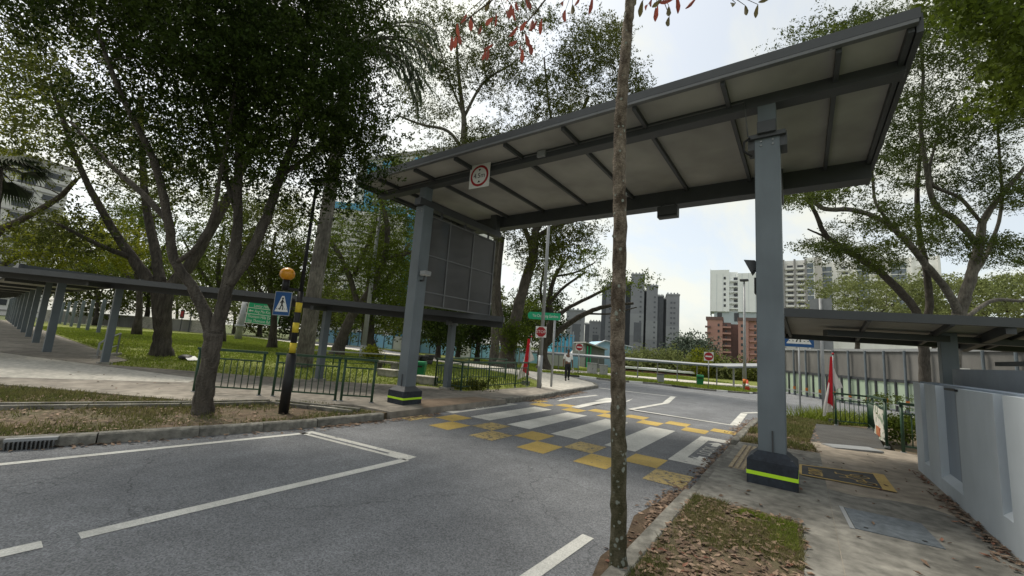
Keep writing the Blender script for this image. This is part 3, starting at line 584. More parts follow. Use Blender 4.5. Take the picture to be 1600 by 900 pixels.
W(MB().tube([(.35, 5.63, 5.36), (.62, 5.62, 5.40)], .014, 6).sphere((.64, 5.62, 5.41), .03, 8, 6), 'lightning_clamp', M['galv'])
W(MB().tube([(-8.9, 6.27, 5.33), (-4.0, 6.27, 5.335), (-.60, 6.27, 5.33), (-.56, 6.27, 4.78)], .012, 6), 'conduit', M['steel_frame'], smooth=True)
W(MB().box(-4.12, -3.94, 6.22, 6.28, 5.24, 5.37), 'junction_box', M['galv_d'], bevel=.008)
for px_ in (-7.38, -.33):
    for sx_ in (-.20, .20):
        for sy_ in (6.19, 6.59): W(MB().cyl(px_+sx_, sy_, .42, .46, .016, 6), 'anchor_bolt', M['galv_d'])
    for z_ in (4.60, 4.66): W(MB().tube([(px_-.07, 6.252, z_), (px_-.07, 6.236, z_)], .013, 6).tube([(px_+.07, 6.252, z_), (px_+.07, 6.236, z_)], .013, 6), 'bolt_pair', M['galv_d'])
# hanging screen of perforated panels on the left side
sx = -7.40; ys = [6.62, 7.32, 8.26, 9.22]; zs = [2.40, 2.72, 3.62, 4.60]
fr = MB()
for y in ys: fr.box(sx-.03, sx+.03, y-.02, y+.02, 2.38, 4.64)
for z in zs: fr.box(sx-.026, sx+.026, 6.60, 9.24, z-.016, z+.016)
W(fr, 'screen_frame', M['steel_frame'])
for i in range(3):
    for j in range(3): W(MB().box(sx-.008, sx+.008, ys[i]+.022, ys[i+1]-.022, zs[j]+.017, zs[j+1]-.017), 'screen_panel', M['mesh_panel'])
for y in (7.0, 7.9, 8.9): W(MB().box(sx-.012, sx+.012, y-.03, y+.03, 4.62, 4.75), 'screen_hanger', M['steel_d'])
# lamp on the left post
lp = thing('post_lamp', (-7.2, 6.36, 3.05), 'small grey floodlight on the left canopy post', 'lamp')
MB().tube([(-.02, 0, -.12), (.07, 0, -.12), (.10, 0, 0)], .025, 8).build('bracket', M['steel_d'], lp, True); MB().box(.02, .22, -.09, .09, .0, .10).build('housing', M['galv_d'], lp, bevel=.015); MB().box(.04, .21, -.075, .075, -.008, .0).build('lens', M['sign_white'], lp)
fl = thing('flood_lamp', (-.53, 6.42, 2.95), 'black floodlight bracketed off the left face of the right canopy post', 'lamp')
Mx = Matrix.Rotation(.75, 4, 'Y')
MB().frustum(-.02, 0, -.05, .07, .05, .05, .11, .10).build('housing', M['steel_d'], fl, bevel=.006).rotation_euler = (0, -2.0, 0)
MB().bar((.05, 0, 0), (.07, 0, -.22), .02, .02).build('bracket', M['steel_d'], fl); MB().box(.02, .06, -.07, .07, -.42, -.20).build('control_box', M['black'], fl, bevel=.006)
hb = thing('ceiling_box', (-2.42, 9.24, 4.72), 'dark equipment box hung under the rear edge of the canopy', 'equipment box')
MB().box(-.22, .22, -.10, .10, 0, .26).build('housing', M['steel_d'], hb, bevel=.01); MB().bar((-.15, 0, .26), (-.15, .05, .36), .03, .03).bar((.15, 0, .26), (.15, .05, .36), .03, .03).build('bracket', M['steel_d'], hb); MB().box(-.2, .2, -.108, -.10, .03, .05).build('seam', M['black'], hb)

# ---- signs
def disc(mb, r, n, M_, th=.004, cx=0, cy=0): return mb.prism([(cx+r*math.cos(2*math.pi*k/n), cy+r*math.sin(2*math.pi*k/n)) for k in range(n)], M_, th)
FACE = Matrix.Rotation(math.pi/2, 4, 'X')             # local: x right, y up, +z towards -Y
def F(z): return FACE @ Matrix.Translation((0, 0, z))
def rrect(w_, h_): return [(-w_/2, -h_/2), (w_/2, -h_/2), (w_/2, h_/2), (-w_/2, h_/2)]
hs = thing('height_sign', (-5.53, 6.2, 5.12), 'square white 4.5m height limit sign hung on the canopy beam', 'sign', rz=.06)
MB().prism(rrect(.53, .53), F(0), .006).build('plate', M['sign_white'], hs)
disc(MB(), .235, 40, F(.006)).build('red_ring', M['sign_red'], hs); disc(MB(), .185, 40, F(.010)).build('white_disc', M['sign_white'], hs)
text('4.5m', .155, M['sign_black'], hs, F(.015), ext=.001)
MB().prism([(-.035, .15), (.035, .15), (0, .10)][::-1], F(.014), .002).build('pointer', M['sign_black'], hs); MB().prism([(-.035, -.15), (.035, -.15), (0, -.10)], F(.014), .002).build('pointer', M['sign_black'], hs)
MB().box(-.2, .2, .0, .07, -.03, .03).build('bracket', M['steel_d'], hs)

def ped_symbol(o, w_, h_):
    MB().prism(rrect(w_, h_), F(0), .006).build('plate', M['sign_blue'], o)
    e = MB(); [e.prism(p, F(-.001), .0075) for p in ([(-w_/2-.012, -h_/2-.012), (w_/2+.012, -h_/2-.012), (w_/2+.012, -h_/2), (-w_/2-.012, -h_/2)], [(-w_/2-.012, h_/2), (w_/2+.012, h_/2), (w_/2+.012, h_/2+.012), (-w_/2-.012, h_/2+.012)], [(w_/2, -h_/2), (w_/2+.012, -h_/2), (w_/2+.012, h_/2), (w_/2, h_/2)], [(-w_/2-.012, -h_/2), (-w_/2, -h_/2), (-w_/2, h_/2), (-w_/2-.012, h_/2)])]
    e.build('rim', M['galv'], o)
    MB().prism([(-w_*.42, -h_*.36), (w_*.42, -h_*.36), (w_*.07, h_*.33), (-w_*.07, h_*.33)], F(.006), .003).build('white_triangle', M['sign_white'], o)
    fg = MB(); s = h_
    disc(fg, .045*s, 12, F(.009), .002, .0, .22*s)
    for a, b, t in (((0, .17), (-.01, -.05), .07), ((0, .15), (-.09, .02), .035), ((0, .14), (.09, .03), .035), ((-.01, -.05), (-.10, -.28), .045), ((0, -.05), (.06, -.14), .045), ((.06, -.14), (.05, -.28), .04)):
        a = np.array(a)*s; b = np.array(b)*s; d = b-a; nn = np.array([-d[1], d[0]])/np.linalg.norm(d)*t*s/2
        fg.prism([tuple(a-nn), tuple(b-nn), tuple(b+nn), tuple(a+nn)], F(.0092+.0004*t*10), .002)
    fg.build('walking_figure', M['sign_black'], o)
    st = MB()
    for k in range(6): st.prism([(w_*(-.34+.125*k), -h_*.25), (w_*(-.29+.125*k), -h_*.25), (w_*(-.29+.125*k), -h_*.22), (w_*(-.34+.125*k), -h_*.22)], F(.009), .0015)
    st.build('dashes', M['sign_black'], o)
# ---- flashing beacon post on the left
bx, by = -7.58, 3.82
bd = 7.1; cyaw = math.atan2(by, bx)
bc = thing('beacon_post', (bx, by, .1), 'black and yellow banded crossing post with amber globe and lamp head', 'beacon post')
MB().cyl(0, 0, 0, 1.05, .085, 14).build('lower_sleeve', M['black'], bc, True); MB().cyl(0, 0, 1.05, 2.2, .052, 12).build('pole', M['black'], bc, True); MB().cyl(0, 0, 2.2, 4.32, .036, 12, .026).build('upper_pole', M['black'], bc, True)
for z0 in (1.07, 1.44, 1.81): MB().cyl(0, 0, z0, z0+.18, .0545, 12).build('yellow_band', M['yel'], bc, True)
rx = np.array([CR[0], CR[1]])/np.hypot(CR[0], CR[1]); ax = -rx   # towards picture left
MB().bar((0, 0, 2.22), (ax[0]*.36, ax[1]*.36, 2.24), .03, .05).build('arm', M['black'], bc)
MB().cyl(ax[0]*.30, ax[1]*.30, 2.2, 2.41, .06, 12).build('globe_mount', M['black'], bc, True); MB().sphere((ax[0]*.30, ax[1]*.30, 2.51), .132, 20, 14, 1, 1, .92).build('globe', M['amber'], bc, True)
lh = MB(); d_ = Vector((rx[0], rx[1], 0)); fM = Matrix.Translation((0, 0, 4.33)) @ Matrix.Rotation(math.atan2(rx[1], rx[0]), 4, 'Z') @ Matrix.Rotation(-.12, 4, 'Y')
lh.box(-.10, .42, -.11, .11, -.03, .05, fM).build('lamp_head', M['steel_d'], bc, bevel=.015); MB().box(.0, .40, -.09, .09, -.037, -.03, fM).build('lamp_lens', M['galv'], bc)
ps = thing('crossing_sign', (bx+ax[0]*.23, by+ax[1]*.23-.075, 2.05), 'blue pedestrian crossing sign below the amber globe', 'sign', rz=R_(30))
ped_symbol(ps, .31, .42); MB().box(-.05, .2, .0, .04, .06, .1).box(-.05, .2, .0, .04, -.1, -.06).build('clamp', M['black'], ps)
# ---- stop sign on the lamp post, street-name sign
lx, ly = -7.81, 12.95
lpst = thing('lamp_post', (lx, ly, gh(lx, ly)+.1), 'tall galvanised street lamp post carrying the stop sign', 'lamp post')
MB().cyl(0, 0, 0, 1.2, .085, 14).build('base_tube', M['galv'], lpst, True); MB().cyl(0, 0, 1.2, 8.6, .07, 12, .045).build('pole', M['galv'], lpst, True)
MB().tube([(0, 0, 8.5), (.3, .05, 8.75), (1.1, .1, 8.85)], .035, 8).build('outreach_arm', M['galv'], lpst, True); MB().box(1.0, 1.55, 0, .2, 8.8, 8.9).build('lantern', M['galv_d'], lpst, bevel=.02)
MB().box(-.05, .05, -.09, -.07, .5, .8).build('access_door', M['galv_d'], lpst)
ss = thing('stop_sign', (lx+.02, ly-.12, 2.15), 'square white board with red octagon reading STOP', 'sign', rz=R_(34))
MB().prism(rrect(.40, .40), F(0), .008).build('plate', M['sign_white'], ss)
MB().prism([(.19*math.cos(math.pi/8+k*math.pi/4), .19*math.sin(math.pi/8+k*math.pi/4)) for k in range(8)], F(.008), .003).build('octagon', M['sign_red'], ss)
text('STOP', .15, M['sign_white'], ss, F(.013), ext=.001); MB().box(-.03, .03, .0, .06, -.15, .15).build('clamp', M['galv'], ss)
nx, ny = -8.08, 14.33
ns = thing('street_name_sign', (nx, ny, gh(nx, ny)+.1), 'green street name sign reading Yio Chu Kang Gardens on two posts', 'sign')
MB().cyl(0, 0, 0, 2.72, .045, 10).build('post', M['galv'], ns, True)
snm = Matrix.Translation((-.30, -.27, 2.78)) @ Matrix.Rotation(R_(40), 4, 'Z') @ Matrix.Rotation(R_(-1.2), 4, 'Y')
nw_ = 1.22; poly = [(-nw_/2+.1*math.cos(a)-.0, .145*math.sin(a)) for a in np.linspace(math.pi*1.5, math.pi*.5, 7)] + [(nw_/2, .145), (nw_/2, -.145)]
MB().prism(poly, snm @ FACE, .03).build('board', M['sign_green'], ns)
text('Yio Chu Kang Gardens', .17, M['sign_white'], ns, snm @ F(.034), ext=.001, sx=.66)
text('Yio Chu Kang Gardens', .17, M['sign_white'], ns, snm @ Matrix.Rotation(math.pi, 4, 'Z') @ F(.004), ext=.001, sx=.66)
# ---- big direction sign on its mast
dx, dy = at(412, 488, 44)[:2]
db = thing('direction_sign', (dx, dy, gh(dx, dy)), 'large green direction sign board with white lettering on a pale mast', 'sign', rz=R_(38))
S_ = 44/FPX; dz = at(411, 488, 44)[2]-gh(dx, dy)
bw_, bh_ = 50*S_, 38*S_
bM = Matrix.Translation((0, 0, dz)) @ Matrix.Rotation(R_(3.0), 4, 'Y')
MB().prism(rrect(bw_, bh_), bM @ FACE, .05).build('board', M['sign_green'], db)
bl = MB(); [bl.prism([(-bw_/2, y-.03), (bw_/2, y-.03), (bw_/2, y+.03), (-bw_/2, y+.03)], bM @ F(.05), .01) for y in (-bh_/2+.03, bh_/2-.03, bh_*.13, -bh_*.12)]
[bl.prism([(x-.03, -bh_/2), (x+.03, -bh_/2), (x+.03, bh_/2), (x-.03, bh_/2)], bM @ F(.052), .01) for x in (-bw_/2+.03, bw_/2-.03)]; bl.build('border', M['sign_white'], db)
for t_, y, x, s in (('Lentor Gardens', .40, -.02, .46), ('Lentor Hills Rd', .225, -.02, .46), ('Ang Mo Kio Ave 5', .005, .1, .46), ('Thomson Hills Dr', -.22, -.1, .46), ('Upp Thomson Rd', -.385, -.1, .46)):
    text(t_, s, M['sign_white'], db, bM @ F(.06) @ Matrix.Translation((x*bw_, y*bh_, 0)), ext=.004, sx=.74)
def arrow2(cx, cy, L, rot):
    A = [(-.5, -.09), (.1, -.09), (.1, -.3), (.5, 0), (.1, .3), (.1, .09), (-.5, .09)]; c, s = math.cos(rot), math.sin(rot)
    return [(cx+L*(x*c-y*s), cy+L*(x*s+y*c)) for x, y in A]
MB().prism(arrow2(-bw_*.38, .005*bh_, .5, math.pi), bM @ F(.06), .01).build('arrow', M['sign_white'], db); MB().prism(arrow2(bw_*.38, -.3*bh_, .5, math.pi/2), bM @ F(.06), .01).build('arrow', M['sign_white'], db)
mpx = -bw_/2-.5
MB().tube([(mpx-.1, .15, 0), (mpx, .15, dz+1.0)], [.36, .24], 12).build('mast', M['galv'], db, True); MB().tube([(mpx-.1, .15, 1.4), (mpx-.1, .15, 1.65)], [.5, .5], 12).build('flange', M['galv'], db, True)
for z_ in (-.3, .8): MB().bar((mpx, .15, dz+z_), (-bw_/2+.3, .08, dz+z_), .12, .12).build('bracket', M['galv'], db)
# ---- no-entry signs
def no_entry(base, head, dep, label, rz, rad):
    x, y = gp(*base, .1); z = gh(x, y)+.1; p = at(*head, dep); 
    o = thing('no_entry_sign', (x, y, z), label, 'sign', 'no entry signs', rz=rz); h = p[2]-z; s = dep/FPX*rad
    MB().cyl(0, 0, 0, h, .035, 8).build('post', M['galv'], o, True)
    T = Matrix.Translation((0, -.05, h)); MB().prism(rrect(2*s, 2*s), T @ FACE, .02).build('plate', M['sign_white'], o); disc(MB(), s*.93, 28, T @ F(.02), .004).build('red_disc', M['sign_red'], o)
    MB().prism([(-s*.68, -s*.16), (s*.68, -s*.16), (s*.68, s*.16), (-s*.68, s*.16)], T @ F(.026), .003).build('white_bar', M['sign_white'], o)
no_entry((903, 586), (906, 542.5), 32, 'no entry sign behind the walking man', R_(30), 5.6); no_entry((1107, 607), (1109, 557), 32, 'no entry sign beside the green bin across the junction', R_(15), 6.8)

# ---- right-hand pedestrian sign, blank sign back, small red sign
p0 = at(1248, 533, 16); o = thing('crossing_sign', (p0[0], p0[1], gh(p0[0], p0[1])), 'blue pedestrian crossing sign half hidden under the right walkway roof', 'sign', rz=R_(8))
h_ = p0[2]-gh(p0[0], p0[1])+.2; so_ = thing('tmp', (0, 0, 0), 'x', 'x'); bpy.data.objects.remove(so_)
MB().cyl(0, .03, 0, h_, .03, 8).build('post', M['galv'], o, True)
k0 = set(bpy.data.objects); ped_symbol(o, .98, .85)
for q in set(bpy.data.objects)-k0: q.location = (0, 0, h_)
p0 = at(1283, 500, 19); sb = thing('sign_back', (p0[0], p0[1], gh(p0[0], p0[1])), 'blank grey back of a road sign on a post behind the right walkway', 'sign', rz=R_(-4))
zt = at(1282, 466, 19)[2]-sb.location.z; zb = at(1282, 546, 19)[2]-sb.location.z
MB().cyl(0, -.06, 0, zt, .07, 10).build('post', M['galv'], sb, True); MB().box(-.42, .42, .0, .03, zb+.95, zt).build('board', M['galv_d'], sb); MB().box(-.42, .42, .0, .03, zb, zb+.9).build('board', M['galv_d'], sb)
p0 = at(1508, 584, 13); rs = thing('small_sign', (p0[0], p0[1], gh(p0[0], p0[1])), 'small white sign with a red ring above the grey wall', 'sign', rz=R_(-10))
h_ = p0[2]-rs.location.z; MB().cyl(0, .03, 0, h_, .025, 8).build('post', M['galv'], rs, True); T = Matrix.Translation((0, 0, h_)); MB().prism(rrect(.24, .34), T @ FACE, .008).build('plate', M['sign_white'], rs); disc(MB(), .105, 20, T @ F(.008), .003, 0, .03).build('red_ring', M['sign_red'], rs); disc(MB(), .065, 20, T @ F(.0112), .003, 0, .03).build('white_disc', M['sign_white'], rs)
MB().prism([(-.06, -.02), (-.03, -.05), (.06, .08), (.03, .11)], T @ F(.0145), .002).build('red_slash', M['sign_red'], rs)

# ---- railings
def railing(pts, label, h=.9, gap=.13, off=.12, top=None, group='green railings'):
    P = [np.array(p, float) for p in pts]; r = thing('railing', (*P[0], gh(*P[0])+off), label, 'railing', group)
    z = lambda p: gh(p[0], p[1])+off
    for i, p in enumerate(P):
        W(MB().cyl(p[0], p[1], z(p)-.05, z(p)+h, .028, 8), 'post', M['rail_green'], r, smooth=True); W(MB().cyl(p[0], p[1], z(p)-.02, z(p)+.02, .05, 8), 'foot', M['galv_d'], r)
    for a, b in zip(P[:-1], P[1:]):
        L = np.linalg.norm(b-a); d = (b-a)/L
        W(MB().bar((*(a-d*.05), z(a)+h+.02), (*(b+d*.05), z(b)+h+.02), .06, .05), 'top_rail', top or M['rail_green'], r)
        W(MB().bar((*a, z(a)+h-.17), (*b, z(b)+h-.17), .03, .03), 'mid_rail', M['rail_green'], r); W(MB().bar((*a, z(a)+.13), (*b, z(b)+.13), .03, .03), 'bottom_rail', M['rail_green'], r)
        n = int(L/gap); me = None
        for k in range(1, n):
            p = a+(b-a)*k/n
            if me is None: me = MB().cyl(0, 0, .14, h-.18, .010, 6).mesh('bar', M['rail_green'], True)
            q = bpy.data.objects.new('bar', me); COL.objects.link(q); q.parent = r; q.location = Vector((p[0], p[1], z(p))) - r.location
    return r
railing([(-10.65, 3.40), (-9.62, 4.27)], 'dark green railing panel behind the near left tree trunk')
railing([(-9.42, 4.46), (-8.32, 5.26)], 'dark green railing panel behind the beacon post')
railing([(-8.22, 5.34), (-7.72, 5.76)], 'narrow dark green railing panel next to the left canopy post')
railing([(-9.6, 9.5), (-8.36, 9.36), (-8.3, 10.6), (-8.35, 12.2), (-8.42, 13.1)], 'long green railing along the pavement beyond the left post', .84, .12, top=M['rail_top'])
railing([(-9.6, 9.5), (-10.6, 12.2), (-10.4, 14.4)], 'rear green railing at the back of the drain enclosure', .84, .14, top=M['rail_top'])
railing([(.80, 16.1), (1.72, 16.75)], 'green railing panel at the far end of the dark ramp beside the flag', .92, .13)
railing([(1.60, 16.6), (1.42, 11.9)], 'green railing along the right side of the dark ramp carrying a banner', .95, .14)
railing([(1.58, 11.25), (2.9, 11.7)], 'green railing panel tucked behind the end of the grey wall', .92, .14)
bn = thing('banner', (1.49, 12.9, .2), 'white printed banner tied to the ramp railing', 'banner')
b_ = MB(); nn = 12
for i in range(nn):
    for j in range(4):
        pass
grid = [(-.01+.025*math.sin(i*.9)+.015*math.sin(j*2.1+i), -.95+1.9*i/nn, .05+.68*j/4) for j in range(5) for i in range(nn+1)]
b_.add([(x+.0+.035*(y-.0), y, z) for x, y, z in grid], [(j*(nn+1)+i, j*(nn+1)+i+1, (j+1)*(nn+1)+i+1, (j+1)*(nn+1)+i) for j in range(4) for i in range(nn)]).build('cloth', mat('printed banner', (.20, .26, .18), .8, .3, 5, col2=(.60, .58, .52), ramp=(.42, .5)), bn, True)
MB().box(-.045, -.03, -.3, .3, .1, .3).build('print', mat('banner print', (.3, .06, .03), .8, .3, 9, col2=(.5, .25, .1)), bn)
bn.location = (1.44, 12.9, .15+gh(1.44, 12.9))

# ---- grey wall on the right
wl = thing('boundary_wall', (1.45, 7.0, .1), 'pale grey-blue painted boundary wall with recessed strips at the right edge', 'wall')
WT = 1.53
pan = [(-3.0, 5.58), (5.80, 6.95), (7.85, 8.45), (8.73, 9.2)]; gaps = [(5.58, 5.80, .45), (6.95, 7.85, .34), (8.45, 8.73, .37)]
W(MB().box(1.53, 1.75, -3.0, 9.19, .05, WT-.04), 'wall_core', M['wall_blue_shade'], wl)
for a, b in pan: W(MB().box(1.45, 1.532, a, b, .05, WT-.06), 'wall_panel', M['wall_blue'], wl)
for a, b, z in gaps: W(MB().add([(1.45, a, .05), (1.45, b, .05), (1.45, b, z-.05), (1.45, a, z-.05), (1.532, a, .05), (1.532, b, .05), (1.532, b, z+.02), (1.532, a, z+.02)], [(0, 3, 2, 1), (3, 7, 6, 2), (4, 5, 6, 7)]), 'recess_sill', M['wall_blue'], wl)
W(MB().box(1.48, 1.532, 6.98, 7.14, .40, 1.40), 'recess_strip', M['wall_rail'], wl); W(MB().box(1.42, 1.50, 6.86, 7.28, 1.435, 1.46), 'weep_ledge', M['black'], wl)  # dark strip along one side of the wide recess, thin black ledge above
W(MB().box(1.9, 2.1, 3.0, 9.2, .1, 1.72), 'rear_parapet', M['wall_rail'], wl)
W(MB().box(2.3, 2.34, 4, 9, 1.6, 1.66).box(2.3, 2.34, 4, 9, 1.80, 1.86), 'rear_rail', M['steel_d'], wl)
# ---- low covered walkway on the right
rw = thing('covered_walkway', (1.9, 8.7, .1), 'low flat-roofed covered walkway running off to the right of the canopy', 'walkway roof')
A = np.array([-.20, 7.5]); Bv = np.array([2.69, 1.07]); Bv = Bv/np.linalg.norm(Bv); Nv = np.array([.02, 1.0])
def wp(u, v, z): q = A+Bv*u+Nv*v; return (q[0], q[1], z)
zf = lambda v: 2.36-.075*v
def slab(u0, u1, v0, v1, z0, z1): 
    vs = [wp(u0, v0, zf(v0)+z0), wp(u1, v0, zf(v0)+z0), wp(u1, v1, zf(v1)+z0), wp(u0, v1, zf(v1)+z0), wp(u0, v0, zf(v0)+z1), wp(u1, v0, zf(v0)+z1), wp(u1, v1, zf(v1)+z1), wp(u0, v1, zf(v1)+z1)]
    return MB().add(vs, [(0,3,2,1),(4,5,6,7),(0,1,5,4),(1,2,6,5),(2,3,7,6),(3,0,4,7)])
W(slab(-.10, 12, .03, 2.4, .03, .05), 'soffit', M['soffit'], rw); W(slab(-.10, 12, -.02, 2.45, .055, .09), 'roof_sheet', M['roof_top'], rw)
W(slab(-.12, 12, -.03, .03, -.03, .10), 'front_fascia', M['steel_d'], rw); W(slab(-.12, 12, 2.35, 2.42, -.06, .10), 'rear_gutter', M['steel_d'], rw); W(slab(-.15, -.10, 0, 2.4, -.03, .10), 'end_fascia', M['steel_d'], rw)
for u in (-.02, 1.1, 2.1, 3.1, 4.2, 5.3, 6.4): W(MB().bar(wp(u, .0, zf(0)-.01), wp(u+.0, 2.36, zf(2.36)-.01), .045, .07), 'rafter', M['steel_d'], rw)
pc = at(1482, 560, 6.6); q = wp(0, 0, 0); W(MB().box(pc[0]-.1, pc[0]+.1, pc[1]-.1, pc[1]+.1, .1, 2.30), 'column', M['steel'], rw, .008)
pu = (np.array(pc[:2])-A) @ Bv; W(MB().bar(wp(pu, .02, 2.31), wp(pu, 2.36, 2.14), .10, .14), 'beam', M['steel_d'], rw); W(MB().bar(wp(pu-2.2, 1.2, 2.2), wp(pu+2.2, 1.2, 2.2), .16, .10), 'spine_beam', M['steel_d'], rw)
pc2 = wp(pu+4.5, 1.2, 0); W(MB().box(pc2[0]-.1, pc2[0]+.1, pc2[1]-.1, pc2[1]+.1, .1, 2.2), 'column', M['steel'], rw)
# ---- low covered walkway on the left (crosses the whole left side)
lw = thing('covered_walkway', (-11.8, 6.8, .1), 'low grey covered walkway crossing the lawn on the left to the canopy', 'walkway roof')
E0 = np.array([-24.5, -2.1]); E1 = np.array([-7.45, 10.0]); LL = np.linalg.norm(E1-E0); Dv = (E1-E0)/LL; Pv = np.array([Dv[1], -Dv[0]])
zl = lambda u: 2.93-.60*u/LL
def lslab(u0, u1, v0, v1, z0, z1, tilt=.05):
    f = lambda u, v, z: (*(E0+Dv*u+Pv*v), zl(u)+z-tilt*v)
    vs = [f(u0, v0, z0), f(u1, v0, z0), f(u1, v1, z0), f(u0, v1, z0), f(u0, v0, z1), f(u1, v0, z1), f(u1, v1, z1), f(u0, v1, z1)]
    return MB().add(vs, [(0,3,2,1),(4,5,6,7),(0,1,5,4),(1,2,6,5),(2,3,7,6),(3,0,4,7)])
W(lslab(0, LL, -1.1, 1.1, .02, .06), 'roof_sheet', M['roof_top'], lw); W(lslab(0, LL, -1.08, 1.08, -.02, .018), 'soffit', M['steel_frame'], lw)
W(lslab(0, LL, 1.1, 1.16, -.06, .09), 'front_fascia', M['steel_d'], lw); W(lslab(0, LL, -1.16, -1.1, -.02, .09), 'rear_fascia', M['steel_d'], lw); W(lslab(LL-.03, LL+.03, -1.1, 1.1, -.06, .09), 'end_fascia', M['steel_d'], lw)
W(lslab(0, LL, -.09, .09, -.24, -.02), 'spine_beam', M['steel_d'], lw)
for (cx, cy, tz) in ((-17.56, 3.18, 2.5), (-11.91, 6.9, 2.26), (-8.89, 9.3, 2.12)):
    W(MB().box(cx-.09, cx+.09, cy-.09, cy+.09, .1, tz), 'column', M['steel'], lw, .006); W(MB().box(cx-.16, cx+.16, cy-.16, cy+.16, .08, .18), 'column_foot', M['conc'], lw)
    W(MB().bar((cx-Pv[0]*1.0, cy-Pv[1]*1.0, tz+.05), (cx+Pv[0]*1.0, cy+Pv[1]*1.0, tz-.02), .08, .12), 'cross_beam', M['steel_d'], lw)
# far left walkway, columns receding
fw = thing('covered_walkway', (-22.5, 2.5, .1), 'receding covered walkway with a long row of columns at the left edge', 'walkway roof')
W(MB().box(-90, -21.4, 1.4, 4.4, 2.98, 3.10), 'roof', M['roof_top'], fw); W(MB().box(-90, -21.4, 1.42, 4.38, 2.94, 2.975), 'soffit', M['soffit'], fw); W(MB().box(-90, -21.3, 1.3, 1.4, 2.86, 3.12).box(-90, -21.3, 4.4, 4.5, 2.86, 3.12), 'fascia', M['steel_d'], fw)
for i in range(12):
    x = -22.6-6.2*i; yc = 2.5+.045*6.2*i; W(MB().box(x-.11, x+.11, yc-.11, yc+.11, .1, 2.94), 'column', M['steel'], fw)
    if i > 2: W(MB().box(x-.11, x+.11, yc+4.1, yc+4.32, .1, 2.94), 'column', M['steel'], fw)
    W(MB().box(x-.08, x+.08, 1.45, 4.36, 2.80, 2.94), 'cross_beam', M['steel_d'], fw)
hr = thing('handrail', (-20.7, 3.6, .1), 'steel tube handrail beside the left walkway column', 'handrail')
W(MB().tube([(-21.6, 4.2, .1), (-21.6, 4.2, .95), (-20.6, 3.7, .80), (-20.0, 3.4, .62), (-20.0, 3.4, .1)], .03, 8).tube([(-21.6, 4.2, .5), (-20.0, 3.4, .32)], .022, 8).tube([(-20.8, 3.8, .1), (-20.8, 3.8, .83)], .025, 8), 'rail_tube', M['galv'], hr, smooth=True); W(MB().bar((-21.8, 4.3, .14), (-19.8, 3.3, .14), .2, .12), 'kerb_block', M['conc'], hr)
# ---- far covered walkway beyond the junction
F0 = at(812, 548.5, 42); F1 = at(1120, 572, 42); F2 = at(1240, 571, 47)
f2 = thing('covered_walkway', (F1[0], F1[1], gh(F1[0], F1[1])), 'white-topped covered walkway on the far side of the junction', 'walkway roof')
def rib_roof(a, b, name):
    d = Vector(b)-Vector(a); nrm = Vector((-d.y, d.x, 0)).normalized()
    mb = MB(); a = Vector(a); b = Vector(b); mb.add([a-nrm*1.2, b-nrm*1.2, b+nrm*1.2+Vector((0, 0, .10)), a+nrm*1.2+Vector((0, 0, .10)), a-nrm*1.2+Vector((0, 0, .07)), b-nrm*1.2+Vector((0, 0, .07)), b+nrm*1.2+Vector((0, 0, .17)), a+nrm*1.2+Vector((0, 0, .17))], [(0,3,2,1),(4,5,6,7),(0,1,5,4),(1,2,6,5),(2,3,7,6),(3,0,4,7)])
    W(mb, name, M['galv'], f2); W(MB().bar(a-nrm*1.24+Vector((0, 0, -.06)), b-nrm*1.24+Vector((0, 0, -.03)), .06, .12), 'fascia', M['steel'], f2)
F0 = Vector(V(F0)); F1 = Vector(V(F1)); F2 = Vector(V(F2))
rib_roof(F0, F1, 'roof'); rib_roof(F1, F2, 'roof')
for i in range(11):
    p = F0.lerp(F1, i/10); z0 = gh(p.x, p.y)+.05; W(MB().cyl(p.x, p.y, z0, p.z+.1, .06, 8), 'column', M['galv'], f2)
for t in (.2, .32, .7): p = F1.lerp(F2, t); W(MB().cyl(p.x, p.y, gh(p.x, p.y), p.z+.1, .09, 8), 'column', M['galv'], f2)
